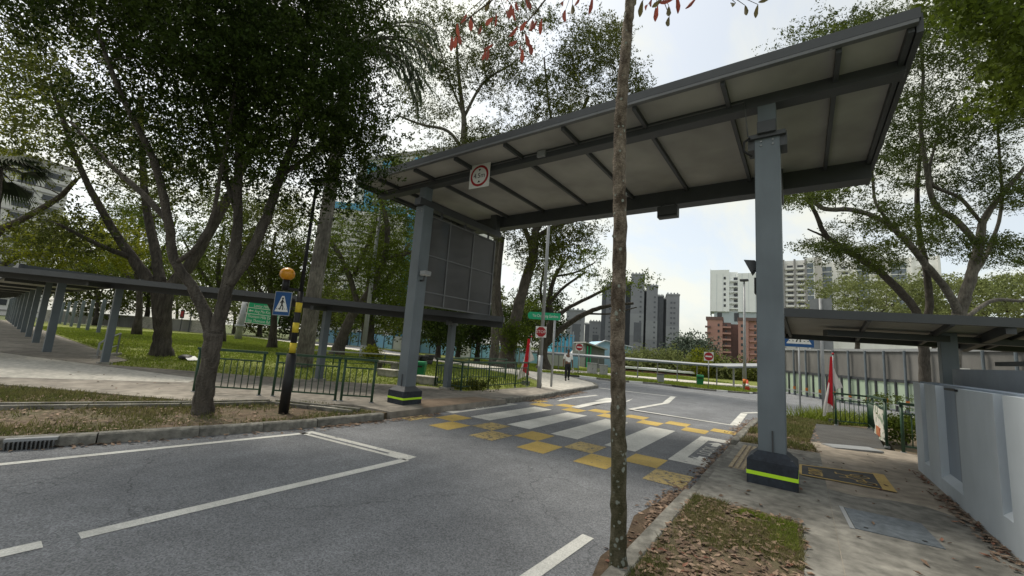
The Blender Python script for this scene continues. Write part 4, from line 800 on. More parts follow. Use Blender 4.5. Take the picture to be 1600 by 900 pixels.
# ---- noise barrier / parapet on the right background
b0 = np.array(gp(1225, 614)); b1 = np.array(gp(1434, 648)); dd = b1-b0; b2 = b1+dd*.9
br = thing('noise_barrier', (*b0, gh(*b0)), 'long grey barrier with pale green lower panes behind the right walkway', 'barrier')
glass_g = mat('pale green pane', (.38, .48, .36), .25, .12, .3, col2=(.47, .56, .44), spec=.5, alpha=.9); conc_p = mat('weathered grey panel', (.12, .118, .112), .85, .15, .6, col2=(.20, .195, .185), streak=(1, 1, .3))
NB = 16
for i in range(NB):
    p = b0+(b2-b0)*i/NB; q = b0+(b2-b0)*(i+1)/NB; zp, zq = gh(*p), gh(*q); d = (q-p)
    W(MB().add([(*p, zp+2.05), (*q, zq+2.05), (*q, zq+4.05), (*p, zp+4.05)], [(0, 1, 2, 3)]).add([(p[0]-.03, p[1]+.06, zp+2.05), (q[0]-.03, q[1]+.06, zq+2.05), (q[0]-.03, q[1]+.06, zq+4.05), (p[0]-.03, p[1]+.06, zp+4.05)], [(3, 2, 1, 0)]), 'upper_panel', conc_p, br)
    for k in range(2):
        a = p+d*(k*.5+.03); b = p+d*(k*.5+.47)
        W(MB().bar((*a, zp+1.05), (*b, zp+1.05), .03, 1.8), 'glass_pane', glass_g, br)
        c = p+d*(k*.5); W(MB().cyl(c[0], c[1]-.05, zp, zp+2.05, .09, 6), 'mullion', M['steel_d'], br)
    W(MB().cyl(p[0]-.05, p[1]-.25, zp, zp+4.1, .075, 8), 'post', M['steel'], br)
    W(MB().box(p[0]-.13, p[0]+.05, p[1]-.42, p[1]-.37, zp+.55, zp+.8), 'marker_plate', mat('orange marker', (.55, .16, .03), .6, .2, 4) if i == 0 else bpy.data.materials['orange marker'], br)
    W(MB().bar((*p, zp+2.05), (*q, zq+2.05), .16, .2), 'transom', M['steel_d'], br); W(MB().bar((*p, zp+4.15), (*q, zq+4.15), .2, .18), 'top_rail', M['galv'], br)
    W(MB().bar((p[0], p[1]-.5, zp+.45), (q[0], q[1]-.5, zq+.45), .05, .07), 'guard_rail', M['galv'], br)
# background field behind barrier reads as green through the panes
# ---- flags
def flag(base, label, h, lean):
    x, y = base; z = gh(x, y)+.1; o = thing('flag', (x, y, z), label, 'flag', 'red and white flags')
    MB().tube([(0, 0, 0), (lean[0], lean[1], h)], [.016, .012], 8).build('staff', M['galv'], o, True); MB().sphere((lean[0], lean[1], h+.03), .035, 10, 8).build('finial', M['sign_red'], o, True)
    dirx = np.array([CR[0], CR[1]])/np.hypot(CR[0], CR[1])
    def cloth(name, m, outline, ph):
        mb = MB(); n = 9; L, Rr = outline; vs = []
        for k in range(n+1):
            t = k/n; zl_ = L[0][1]+(L[1][1]-L[0][1])*t; zr = Rr[0][1]+(Rr[1][1]-Rr[0][1])*t; xl = L[0][0]+(L[1][0]-L[0][0])*t+.025*math.sin(5*t+ph)*t; xr = Rr[0][0]+(Rr[1][0]-Rr[0][0])*t+.02*math.sin(6*t+ph+1)*t
            for j in range(5):
                s = j/4; xx = xl+(xr-xl)*s; zz = zl_+(zr-zl_)*s; yy = .05*math.sin(7*s+ph+2*t)*(.3+t)
                vs.append((dirx[0]*xx - dirx[1]*yy, dirx[1]*xx+dirx[0]*yy, zz))
        mb.add(vs, [(k*5+j, k*5+j+1, (k+1)*5+j+1, (k+1)*5+j) for k in range(n) for j in range(4)]).build(name, m, o, True)
    cloth('red_cloth', mat('red flag cloth', (.46, .02, .03), .8, .12, 5, transl=.3), (((-.03, h*.97), (-.15, h*.30)), ((.06, h*.97), (.10, h*.20))), .3)
    cloth('white_cloth', mat('white flag cloth', (.62, .59, .58), .8, .08, 5, transl=.3), (((-.09, h*.6), (-.34, h*.10)), ((-.10, h*.55), (-.07, h*.18))), 1.4)
    cloth('white_fold', bpy.data.materials['white flag cloth'], (((.06, h*.80), (.06, h*.48)), ((.07, h*.82), (.28, h*.53))), 2.2)
    MB().box(-.12, .12, -.12, .12, 0, .16).build('footing', M['conc_dark'], o)
flag((.76, 16.6), 'red and white flag on a staff beside the right ramp railing', 2.15, (.05, 0)); flag((-8.75, 13.5), 'red and white flag behind the long left railing', 1.85, (.14, 0))
# ---- cabinets, bins, posts, cone
def cabinet(px, py, dep, wpx, hpx, label):
    x, y = gp(px, py, .1); s = dep/FPX; o = thing('utility_cabinet', (x, y, gh(x, y)+.1), label, 'cabinet', 'utility cabinets', rz=R_(28)); w_, h_ = wpx*s, hpx*s; m = M['galv_d']
    MB().box(-w_/2, w_/2, 0, .5, .06, h_).build('body', m, o, bevel=.02); MB().box(-w_/2-.03, w_/2+.03, -.03, .53, h_, h_+.06).build('lid', m, o); MB().box(-w_/2-.04, w_/2+.04, -.04, .54, 0, .06).build('plinth', M['conc'], o)
    for s_ in (-1, 1): MB().box(min(.02*s_, s_*w_*.46), max(.02*s_, s_*w_*.46), -.012, 0, .12, h_-.06).build('door', M['galv'], o)
    MB().box(.03, .06, -.03, -.01, h_*.45, h_*.6).build('handle', M['black'], o)
cabinet(925, 584.5, 38, 15, 16, 'wider grey utility cabinet across the junction'); cabinet(943, 586.5, 38, 12, 15, 'narrower grey utility cabinet nearest the foreground trunk')
def wheelbin(x, y, z, w_, h_, label, rz, m):
    o = thing('litter_bin', (x, y, z), label, 'bin', rz=rz)
    MB().frustum(0, 0, .05, h_*.82, w_*.40, w_*.40, w_*.5, w_*.5).build('body', m, o, bevel=.02); MB().frustum(0, 0, h_*.82, h_, w_*.54, w_*.54, w_*.46, w_*.46).build('lid', m, o, bevel=.02); MB().box(-w_*.3, w_*.3, -w_*.56, -w_*.45, h_*.66, h_*.76).build('slot', M['black'], o); MB().box(-w_*.3, w_*.3, -w_*.3, w_*.3, 0, .05).build('foot', M['black'], o)
bin_g = mat('green bin plastic', (.01, .16, .06), .45, .1, 6)
x, y = gp(1094, 602, .12); wheelbin(x, y, gh(x, y)+.11, .62, .95, 'bright green litter bin on the far grass strip', R_(10), bin_g)
x, y = gp(655, 590, .12); wheelbin(x, y, .11, .42, .62, 'green litter bin behind the left canopy post', R_(35), bin_g)
x, y = gp(1168, 611, .1); o = thing('traffic_cone', (x, y, gh(x, y)+.1), 'orange traffic cone at the foot of the far lamp pole', 'cone')
MB().cyl(0, 0, .04, .95, .22, 14, .04).build('body', mat('orange cone', (.6, .08, .05), .6, .1, 4), o, True); MB().cyl(0, 0, .4, .62, .155, 14, .112).build('white_collar', M['sign_white'], o, True); MB().box(-.28, .28, -.28, .28, 0, .05).build('foot', M['black'], o)
x, y = gp(1164, 610, .1); o = thing('lamp_post', (x, y, gh(x, y)+.1), 'tall thin far street lamp in front of the red-brown building', 'lamp post'); hh = at(1166, 434, 36)[2]-o.location.z
MB().cyl(0, 0, 0, hh, .15, 10, .07).build('pole', M['galv'], o, True); MB().box(-.35, .35, -.2, .2, hh, hh+.2).build('lantern', M['steel_d'], o, bevel=.04); MB().cyl(0, 0, .6, 1.0, .16, 10).build('orange_band', bpy.data.materials['orange marker'], o, True)
x, y = gp(1032.5, 598.5, .1); o = thing('bollard', (x, y, gh(x, y)+.1), 'short grey post on the far grass strip', 'bollard'); MB().box(-.22, .22, -.15, .15, 0, .72).build('body', M['galv_d'], o, bevel=.03); MB().box(-.24, .24, -.17, .17, .66, .74).build('cap', M['steel_d'], o)
x, y = gp(566, 560, .1); o = thing('lamp_post', (x, y, .1), 'galvanised lamp post on the lawn left of the canopy post', 'lamp post'); hh = at(583, 395, 25)[2]-.1
MB().cyl(0, 0, 0, hh+3.5, .17, 10, .09).build('pole', M['galv'], o, True); MB().cyl(0, 0, 0, .8, .22, 10).build('base_tube', M['galv'], o, True); MB().bar((0, 0, hh+3.5), (1.4, 0, hh+3.7), .08, .08).build('outreach_arm', M['galv'], o)
p0 = at(112, 500, 60); o = thing('lamp_post', (p0[0], p0[1], .1), 'pale lamp post far behind the left walkway', 'lamp post'); hh = at(123, 452, 60)[2]-.1
MB().cyl(0, 0, 0, hh, .22, 10, .14).build('pole', M['galv'], o, True); MB().box(-.5, .5, -.4, .4, hh, hh+.5).build('lantern', M['galv'], o, bevel=.1); MB().tube([(0, 0, hh-1), (-3, -1.5, hh-.8), (-4.5, -2.5, hh-1.4)], .1, 6).build('outreach_arm', M['galv'], o, True)
# concrete seats, stone planters beside the left post
for (px, py, w_, lab) in ((606, 588, .75, 'pale concrete block left of the canopy post'), (665, 600, .75, 'pale concrete block right of the canopy post')):
    x, y = gp(px, py, .12); o = thing('concrete_block', (x, y, .11), lab, 'block', rz=R_(18)); MB().box(-w_/2, w_/2, -.16, .16, 0, .24).build('body', M['conc'], o, bevel=.02); MB().box(-w_/2-.02, w_/2+.02, -.18, .18, .24, .27).build('cap', M['conc_light'], o, bevel=.01)
stone = mat('dark fitness-corner stone', (.05, .05, .05), .8, .2, 4)
for k, (px, py) in enumerate(((648, 572), (660, 572), (671, 570))):
    x, y = gp(px, py, .12); o = thing('stone_stool', (x, y, .11), ['dark stone stool nearest the left canopy post', 'middle dark stone stool behind the green bin', 'dark stone stool farthest right of the three'][k], 'stool', 'dark stone stools'); MB().cyl(0, 0, 0, .28, .14, 12, .19).cyl(0, 0, .28, .5, .19, 12, .26).build('pedestal', stone, o, True); MB().cyl(0, 0, .5, .58, .3, 14).build('seat', stone, o)
x, y = gp(603, 581, .12); o = thing('park_bench', (x, y, .11), 'grey stone bench with open ends left of the canopy post', 'bench', rz=R_(20)); MB().box(-.5, .5, -.2, .2, .36, .44).build('seat', M['conc_dark'], o); MB().box(-.45, -.3, -.18, .18, 0, .36).build('leg', M['conc_dark'], o); MB().box(.3, .45, -.18, .18, 0, .36).build('leg', M['conc_dark'], o)
x, y = gp(290, 562, .12); o = thing('litter_bag', (x, y, .12), 'dark crumpled bag and paper lying on the left lawn', 'bag'); MB().sphere((0, 0, .08), .3, 12, 8, 1.3, .8, .4).build('bag', M['black'], o, True); MB().add([(.2, -.1, .12), (.75, -.15, .03), (.8, .2, .05), (.25, .2, .16)], [(0, 1, 2, 3)]).build('paper', M['sign_white'], o)
# second green rail line across the lawn
railing([tuple(gp(450, 566, .11)), tuple(gp(520, 570, .11)), tuple(gp(600, 574, .11)), tuple(gp(640, 577, .11))], 'thin rail line crossing the lawn behind the left canopy post', .6, 3, .1, top=M['galv_d'])
# blue hoarding in the background
H0 = at(496, 560, 62); H1 = at(905, 577, 46)
hd = thing('hoarding', (H0[0], H0[1], gh(H0[0], H0[1])), 'long bright blue construction hoarding behind the trees', 'hoarding')
blue_s = mat('blue hoarding sheet', (.26, .54, .76), .6, .12, .5, col2=(.38, .64, .82), island=.1); wht = mat('white cladding', (.60, .62, .64), .7, .06, .4)
H0 = Vector(V(H0)); H1 = Vector(V(H1)); nH = 26
for i in range(nH):
    a = H0.lerp(H1, i/nH); b = H0.lerp(H1, (i+.98)/nH); za = gh(a.x, a.y); zt = 1.95 if i < 22 else 1.3
    m_ = blue_s if i not in (9, 16, 23, 24) else wht
    W(MB().bar((a.x, a.y, za+1.0), (b.x, b.y, za+1.0), .06, zt), 'panel', m_, hd)
    W(MB().cyl(a.x, a.y-.12, za, za+2.6 if i % 2 else za+2.1, .05, 6), 'post', M['steel_d'], hd)
# far left concrete wall
cw = thing('concrete_wall', V(at(150, 500, 62)), 'long pale grey concrete wall behind the left lawn', 'wall'); a = at(62, 497, 66); b = at(330, 512, 58)
for i in range(10):
    p = a+(b-a)*i/10; q = a+(b-a)*(i+.985)/10; W(MB().bar((p[0], p[1], .9), (q[0], q[1], .9), .2, 1.75), 'wall_panel', conc_p if i % 3 else M['conc'], cw)
W(MB().bar((a[0], a[1], 1.8), (b[0], b[1], 1.8), .3, .1), 'coping', M['conc_light'], cw)
W(MB().cyl(b[0]-2, b[1]-2, .1, 2.9, .08, 8), 'signal_post', M['steel_d'], cw)
sgp = at(283, 505, 58); o = thing('small_sign', (sgp[0], sgp[1], .1), 'small dark speed sign beyond the left lawn', 'sign'); MB().cyl(0, 0, 0, 2.2, .06, 8).build('post', M['steel_d'], o); MB().box(-.8, .8, -.08, -.02, 1.9, 3.1).build('board', M['black'], o); MB().box(-.5, -.1, -.09, -.08, 2.1, 2.9).box(.1, .5, -.09, -.08, 2.1, 2.9).build('lit_digit', M['sign_red'], o)
# ------------------------------------------------------------------ the walking man
def skin(name, chains, m, parent, sub=2):
    verts, edges, rad, idx = [], [], [], {}
    for ch in chains:
        prev = None
        for (p, r) in ch:
            k = tuple(round(c, 4) for c in p)
            if k not in idx: idx[k] = len(verts); verts.append(p); rad.append(r)
            if prev is not None and prev != idx[k]: edges.append((prev, idx[k]))
            prev = idx[k]
    me = bpy.data.meshes.new(name); me.from_pydata(verts, edges, []); me.materials.append(m)
    o = bpy.data.objects.new(name, me); COL.objects.link(o); o.parent = parent
    s = o.modifiers.new('skin', 'SKIN'); s.use_smooth_shade = True
    for i, v in enumerate(me.skin_vertices[0].data):
        v.radius = rad[i] if hasattr(rad[i], '__len__') else (rad[i], rad[i]); v.use_root = (i == 0)
    u = o.modifiers.new('sub', 'SUBSURF'); u.levels = sub; u.render_levels = sub
    return o
mx_, my_ = gp(886, 595, .12); mz = gh(mx_, my_)+.125
man = thing('person', (mx_, my_, mz), 'person in white shirt and black trousers walking on the pale corner pavement', 'person', rz=R_(36))
sk = mat('brown skin', (.13, .07, .045), .6, .08, 8); shirt = mat('white shirt cloth', (.66, .66, .65), .8, .05, 5); trou = mat('black trouser cloth', (.016, .016, .018), .85, .2, 6); hairm = mat('grey hair', (.09, .085, .08), .8, .2, 30)
hip = (0, 0, .88)
def arm(s, el, ha):
    sh = (.175*s, 0, 1.33); c = [((0, 0, 1.30), (.13, .10)), (sh, .052), (el, .042), (ha, .030)]
    palm = (ha[0], ha[1]-.015, ha[2]-.07); ch = [c, [(ha, .030), (palm, (.035, .018))]]
    for k, dx in enumerate((-.03, -.01, .01, .03)):
        k1 = (palm[0]+dx*.4, palm[1]+dx-.01, palm[2]-.035); L = (.05, .06, .055, .042)[k]; ch.append([(palm, (.035, .018)), (k1, .010), ((k1[0], k1[1]-.012, k1[2]-L), .0085)])
    ch.append([(palm, (.035, .018)), ((palm[0]-.015*s, palm[1]-.04, palm[2]-.0), .011), ((palm[0]-.015*s, palm[1]-.055, palm[2]-.04), .009)]); return ch
aL = arm(-1, (-.23, .03, 1.06), (-.25, -.08, .84)); aR = arm(1, (.23, .05, 1.06), (.25, .0, .83))
lL = [(hip, (.14, .10)), ((-.085, -.02, .82), .085), ((-.09, -.10, .46), .058), ((-.09, -.06, .09), .038), ((-.095, -.20, .035), .03)]
lR = [(hip, (.14, .10)), ((.085, .02, .82), .085), ((.09, .04, .46), .058), ((.09, .20, .12), .038), ((.095, .08, .035), .03)]
spine = [(hip, (.14, .10)), ((0, 0, 1.08), (.135, .095)), ((0, 0, 1.30), (.13, .10)), ((0, -.005, 1.42), .052), ((0, -.015, 1.50), (.062, .072)), ((0, -.02, 1.58), (.07, .085)), ((0, -.01, 1.65), (.05, .06))]
body = skin('body', [spine] + aL + aR + [lL, lR], sk, man)
skin('shirt', [[((0, 0, .86), (.16, .115)), ((0, 0, 1.08), (.155, .112)), ((0, 0, 1.30), (.148, .112)), ((0, -.003, 1.385), .066)], [((0, 0, 1.30), (.148, .112)), ((-.178, 0, 1.33), .072), ((-.222, .025, 1.10), .062)], [((0, 0, 1.30), (.148, .112)), ((.178, 0, 1.33), .072), ((.222, .042, 1.10), .062)]], shirt, man)
skin('trousers', [[((0, 0, .93), (.152, .11)), ((0, 0, .85), (.15, .11)), ((-.085, -.02, .78), .098), ((-.09, -.10, .46), .076), ((-.09, -.06, .10), .062)], [((0, 0, .85), (.15, .11)), ((.085, .02, .78), .098), ((.09, .04, .46), .076), ((.09, .19, .14), .062)]], trou, man)
for s, (y0, z0) in ((-1, (-.12, .0)), (1, (.13, .035))):
    MB().sphere((.095*s, y0, z0+.045), .12, 12, 8, .42, 1.15, .40).build('shoe', M['black'], man, True)
MB().sphere((0, .002, 1.60), .095, 14, 10, .86, 1.02, .9).build('hair', hairm, man, True).location = (0, .012, .012)
for s in (-1, 1): MB().sphere((.03*s, -.102, 1.575), .011, 8, 6).build('eye', M['sign_black'], man, True); MB().sphere((.078*s, -.01, 1.56), .024, 8, 6, .4, .8, 1.2).build('ear', sk, man, True)
MB().sphere((0, -.11, 1.545), .016, 8, 6, .8, 1, 1.3).build('nose', sk, man, True); MB().box(-.022, .022, -.104, -.096, 1.507, 1.514).build('mouth', M['sign_red'], man)
bgp = thing('carried_bag', (mx_+.22, my_+.16, mz+.42), 'small pale bag carried in the walking person\'s hand', 'bag'); MB().box(-.06, .06, -.03, .03, 0, .24).build('pouch', M['conc_light'], bgp, bevel=.02); MB().tube([(-.04, 0, .24), (-.03, 0, .33), (.03, 0, .33), (.04, 0, .24)], .006, 6).build('handle', M['conc_light'], bgp)

# ------------------------------------------------------------------ buildings
def base_at(px, py, dep): p = at(px, py, dep); return p[0], p[1]
def building(name, px, dep, label, rz=None, group=None):
    p = at(px, 555, dep); z = gh(p[0], p[1])-2
    yaw = math.atan2(p[1], p[0])-math.pi/2
    return thing(name, (p[0], p[1], z), label, 'building', group, rz=yaw if rz is None else yaw+rz), dep/FPX
def hz_(o, px, py, dep): return at(px, py, dep)[2]-o.location.z
win_d = mat('dark window', (.03, .035, .045), .25, .2, 1, spec=.6); win_b = mat('bluish window glass', (.13, .16, .20), .15, .25, .2, spec=.7)
def wins(o, me, xs, zs_, y, skip=0.0):
    for x in xs:
        for z in zs_:
            if random.random() >= skip: inst('window', me, o, (x, y, z))
grey_t = mat('dark grey tower render', (.205, .212, .24), .9, .06, .12, col2=(.24, .248, .275)); grey_t2 = mat('darker tower recess', (.115, .122, .142), .9, .1, .2); grey_t3 = mat('mid grey tower band', (.255, .265, .29), .9, .06, .1)  # greys lightened and blued: distance haze is put into the tower colours
def dark_tower(px, dep, shafts, label, topband=True):
    o, s = building('apartment_tower', px, dep, label, group='dark grey apartment towers')
    wm = MB().box(-.6, .6, -.15, .1, -.6, .6).mesh('window', grey_t2); big = MB().box(-2.4, 2.4, -.2, .1, -6.5, 6.5).mesh('window', grey_t2)
    for i, (x0, x1, yt, back) in enumerate(shafts):
        a = (x0-px)*s; b = (x1-px)*s; ht = hz_(o, (x0+x1)/2, yt, dep); yb = back
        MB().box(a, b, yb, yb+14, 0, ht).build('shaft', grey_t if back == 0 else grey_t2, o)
        MB().box(a-.3, b+.3, yb-.3, yb+14, ht, ht+1.0).build('parapet', grey_t3, o)
        for k in range(4): MB().box(a+(b-a)*(k+.2)/4, a+(b-a)*(k+.6)/4, yb+.2, yb+4, ht+1.0, ht+1.9).build('roof_fin', grey_t3, o)
        if back == 0:
            zr = np.arange(7, ht-4, 3.4); wins(o, wm, [a+(b-a)*.38, a+(b-a)*.62] if i % 2 else [b-(b-a)*.25], zr, yb)
            if b-a > 8: inst('window', big, o, ((a+b)/2+.6, yb, ht*(.5-.08*i)))
            MB().box(a-.05, b+.05, yb-.12, yb, ht*.30, ht*.55).build('facade_band', grey_t3, o)
    return o
dark_tower(1012, 270, [(955, 976, 428, 0), (976, 984, 440, 5), (984, 1004.5, 425, 0), (1004.5, 1008, 452, 6), (1008, 1025, 445, 0), (1025, 1034, 461.5, 3), (1034, 1038, 466, 6), (1038, 1057, 461, 0)], 'row of dark grey apartment towers right of the foreground trunk')
dark_tower(948, 300, [(937, 944, 445, 4), (944, 960, 440, 0)], 'dark grey apartment tower half hidden by the foreground trunk')
dark_tower(895, 250, [(882, 911, 485, 0)], 'square dark grey block left of the gap in the towers'); dark_tower(924, 330, [(912, 919, 506, 3), (919, 937, 503, 0)], 'smaller dark grey tower with balconies between two taller ones')
# white upper tower behind the red-brown block
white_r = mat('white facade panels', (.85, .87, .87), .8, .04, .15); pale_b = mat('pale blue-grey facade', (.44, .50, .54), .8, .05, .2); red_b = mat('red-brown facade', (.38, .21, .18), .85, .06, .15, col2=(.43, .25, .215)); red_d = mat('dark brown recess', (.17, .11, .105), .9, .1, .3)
o, s = building('apartment_tower', 1150, 230, 'white panelled tower rising behind the red-brown block')
X = lambda px: (px-1150)*s
zt = hz_(o, 1150, 417, 230); zm = hz_(o, 1150, 486, 230); zl_ = hz_(o, 1150, 506, 230)
MB().box(X(1114), X(1141), 0, 16, zm, zt).build('wall', white_r, o); MB().box(X(1141), X(1153), 2.5, 16, zm, zt-1).build('recess_wall', white_r, o); MB().box(X(1153), X(1186), 0, 16, zm, zt-2.2).build('wall', white_r, o); MB().box(X(1119), X(1182), 1.2, 15, 0, zm).build('lower_wall', pale_b, o); MB().box(X(1113.4), X(1114), -.3, 14, zm-2, zt+.6).build('side_fin', white_r, o)
wm = MB().box(-.55, .55, -.12, .1, -.8, .8).mesh('window', win_d); wm2 = MB().box(-1.0, 1.0, -.12, .1, -.8, .8).mesh('window', win_d)
for k in range(6):
    z = zt-5.0-3.25*k; inst('window', wm, o, (X(1134.5), 0, z)); inst('window', wm2, o, (X(1150), 2.5, z)); MB().box(X(1141), X(1153), .4, 2.5, z-1.9, z-1.3).build('balcony', white_r, o)
for k in range(1, 8): MB().box(X(1114+9*k)-.06, X(1114+9*k)+.06, -.06 if k not in (3, 4) else 2.4, .0 if k not in (3, 4) else 2.5, zm, zt-2.3).build('panel_joint', pale_b, o)
for px in (1127, 1151): MB().box(X(px)-1.2, X(px)+1.2, 1.05, 1.2, zm-5.5, zm-.6).build('tall_opening', win_d, o)
o, s = building('apartment_block', 1148, 190, 'red-brown balcony block below the white tower')
X = lambda px: (px-1148)*s; zt = hz_(o, 1148, 500, 190); wm = MB().box(-.42, .42, -.12, .1, -.65, .65).mesh('window', win_d)
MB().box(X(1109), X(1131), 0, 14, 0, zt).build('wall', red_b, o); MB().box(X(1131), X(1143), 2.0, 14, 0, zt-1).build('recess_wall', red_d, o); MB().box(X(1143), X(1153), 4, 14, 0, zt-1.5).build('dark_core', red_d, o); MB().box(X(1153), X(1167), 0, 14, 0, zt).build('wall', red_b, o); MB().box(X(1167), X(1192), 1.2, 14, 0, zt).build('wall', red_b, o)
for (a, b) in ((1107, 1132), (1152.5, 1192)): MB().box(X(a), X(b), -.3, 14, zt, zt+1.5).build('parapet', red_d, o)
for k in range(7):
    z = zt-2.4-2.95*k
    for px in (1125.5, 1158): inst('window', wm, o, (X(px), 0, z))
    MB().box(X(1131), X(1143), .1, 2.0, z-1.3, z-.5).build('balcony', red_b, o); MB().box(X(1106), X(1114), -1.0, 0, z-1.5, z-.6).build('balcony', red_d, o); MB().box(X(1168), X(1192), .2, 1.2, z-1.5, z-.7).build('balcony', red_b, o); inst('window', wm, o, (X(1136), 2.0, z)); inst('window', wm, o, (X(1176), 1.2, z))
# white condominiums
o, s = building('apartment_block', 1258, 210, 'white balcony apartment block just right of the right canopy post'); X = lambda px: (px-1258)*s
cwh = mat('white condo render', (.82, .81, .79), .8, .05, .15); cgr = mat('grey condo fin', (.30, .29, .29), .8, .08, .2); pnk = mat('greige condo side', (.55, .52, .5), .8, .05, .2)
zt = hz_(o, 1258, 400, 210)
MB().box(X(1219), X(1234), 3, 20, 0, zt-3).build('wall', cwh, o); MB().box(X(1234), X(1262), 2, 20, 0, zt).build('wall', cwh, o); MB().box(X(1262), X(1273), 0, 20, 0, zt+.8).build('wall', cwh, o); MB().box(X(1273), X(1283), .6, 20, 0, zt+1.2).build('side_wall', pnk, o)
for px in (1232.5, 1247.5, 1262): MB().box(X(px)-.45, X(px)+.45, -.3, 2.2, 0, zt+.3).build('fin', cgr, o)
ww = MB().box(-1.3, 1.3, -.1, .1, -.8, .8).mesh('window', win_d); wt = MB().box(-1.4, 1.4, -.1, .1, -1.2, 1.2).mesh('window', win_b)
for k in range(14):
    z = zt-3.5-2.9*k
    for px, y in ((1226, 3), (1241, 2), (1255, 2)): inst('window', ww, o, (X(px), y, z)); MB().box(X(px)-2.2, X(px)+2.0, y-1.6, y, z-1.7, z-.7).build('balcony', cwh, o)
    inst('window', wt, o, (X(1267.5), 0, z)); 
o, s = building('apartment_block', 1350, 200, 'long white apartment block with blue glass bays behind the right-hand rain tree'); X = lambda px: (px-1350)*s; zt = hz_(o, 1350, 402, 200)
MB().box(X(1281), X(1298), 2, 20, 0, hz_(o, 1290, 410, 200)).build('wall', cwh, o); MB().box(X(1298), X(1440), 0, 20, 0, zt).build('wall', cwh, o)
for px in (1281.5, 1297.5, 1320.5, 1345, 1362, 1385, 1410, 1438): MB().box(X(px)-.4, X(px)+.4, -.8, 1, 0, zt+.4).build('fin', cwh, o)
for k in range(12):
    z = zt-3.6-2.9*k
    for px in (1286.5, 1293): inst('window', wt, o, (X(px), 2 if px < 1298 else 0, z))
    for px in (1302, 1310, 1350, 1357, 1391, 1399): inst('window', wt, o, (X(px), 0, z))
    for px in (1331, 1373, 1423): MB().box(X(px)-2.6, X(px)+2.6, -1.4, 0, z-1.6, z-.6).build('balcony', cwh, o); inst('window', ww, o, (X(px), 0, z))
# white and blue housing slab seen through the left trees
o, s = building('housing_block', 700, 110, 'tall white and blue housing slab seen between the trees on the left', rz=R_(-30))
zt = hz_(o, 700, 208, 110); hw = mat('housing off-white', (.60, .59, .58), .85, .06, .15); hb_ = mat('housing blue panel', (.10, .30, .46), .7, .1, .3)
MB().box(-40, 4, 0, 14, 0, zt).build('wall', hw, o); MB().box(-40, 4, -.6, 14.5, zt, zt+1.2).build('parapet', cgr, o)
for x in (-34, -28, -16, -4): MB().box(x-1.6, x+1.6, -.5, 0, 4, zt-1).build('blue_panel', hb_, o)
wq = MB().box(-1.5, 1.5, -.12, .1, -.7, .7).mesh('window', win_d)
wins(o, wq, [-31, -24, -20, -12, -8, -0.5, 2], np.arange(5, zt-2, 2.9), 0, .0)
for k in range(int((zt-4)/2.9)): MB().box(-40, 4, -.35, 0, 3.2+2.9*k, 3.75+2.9*k).build('corridor_slab', hw, o)
o, s = building('housing_block', -15, 95, 'pale apartment block at the far left edge behind the palm', rz=.2); zt = hz_(o, 0, 232, 95)
MB().box(-14, 6.2, 0, 12, 0, zt).build('wall', hw, o); MB().box(-14.3, 6.5, -.3, 12.3, zt, zt+1).build('parapet', cgr, o); wins(o, wq, [-11, -6, -1, 3.5], np.arange(5, zt-2, 3), 0)
for k in range(int(zt/3)): MB().box(-14, 6.2, -.2, 0, 3+3*k, 3.3+3*k).build('floor_band', cgr, o)
o, s = building('housing_block', 500, 105, 'blue-trimmed white block with balconies left of the canopy', rz=-.3); zt = hz_(o, 560, 318, 105); MB().box(-4, 17, 0, 12, 0, zt).build('wall', hw, o); MB().box(-4.4, 17.4, -.5, 12.4, zt, zt+1.8).build('blue_parapet', hb_, o); wins(o, wq, [0, 5, 10, 14], np.arange(4, zt-2, 3), 0)
for k in range(int(zt/3)): MB().box(-4, 17, -1, 0, 3+3*k, 3.9+3*k).build('balcony', hw, o)
# sheds across the junction
lb = mat('light blue cladding', (.34, .52, .66), .7, .06, .4); tb = mat('blue tarpaulin', (.06, .36, .58), .6, .15, .6, col2=(.14, .46, .66)); dg_ = mat('dark grey cladding', (.12, .13, .13), .8, .1, .5)
o, s = building('site_shed', 960, 70, 'pale blue gabled site building behind the foreground trunk', rz=.25); X = lambda px: (px-960)*s; z0 = 0; zr = hz_(o, 945, 533, 70); ze = hz_(o, 985, 543, 70)
MB().add([(X(922), 0, 0), (X(986), 0, 0), (X(986), 0, ze), (X(944), 0, zr), (X(922), 0, ze-.6), (X(922), 12, 0), (X(986), 12, 0), (X(986), 12, ze), (X(944), 12, zr), (X(922), 12, ze-.6)], [(0, 1, 2, 3, 4), (9, 8, 7, 6, 5), (1, 6, 7, 2), (2, 7, 8, 3), (3, 8, 9, 4), (4, 9, 5, 0)]).build('wall', lb, o)
MB().bar((X(944), -.3, zr+.12), (X(987), -.3, ze+.1), .7, .14).bar((X(944), -.3, zr+.12), (X(920), -.3, ze-.5), .7, .14).build('roof_trim', wht, o); MB().box(X(962), X(968), -.1, .05, 1.4, 3.4).build('window', win_b, o)
o, s = building('site_shed', 930, 62, 'grey lean-to shed with green posts behind the no entry sign', rz=.3); X = lambda px: (px-930)*s; MB().add([(X(914), 0, 0), (X(945), 0, 0), (X(945), 0, hz_(o, 945, 546, 62)), (X(914), 0, hz_(o, 914, 537, 62)), (X(914), 8, 0), (X(945), 8, 0), (X(945), 8, hz_(o, 945, 546, 62)), (X(914), 8, hz_(o, 914, 537, 62))], [(0, 1, 2, 3), (7, 6, 5, 4), (1, 5, 6, 2), (0, 3, 7, 4)]).build('wall', dg_, o)
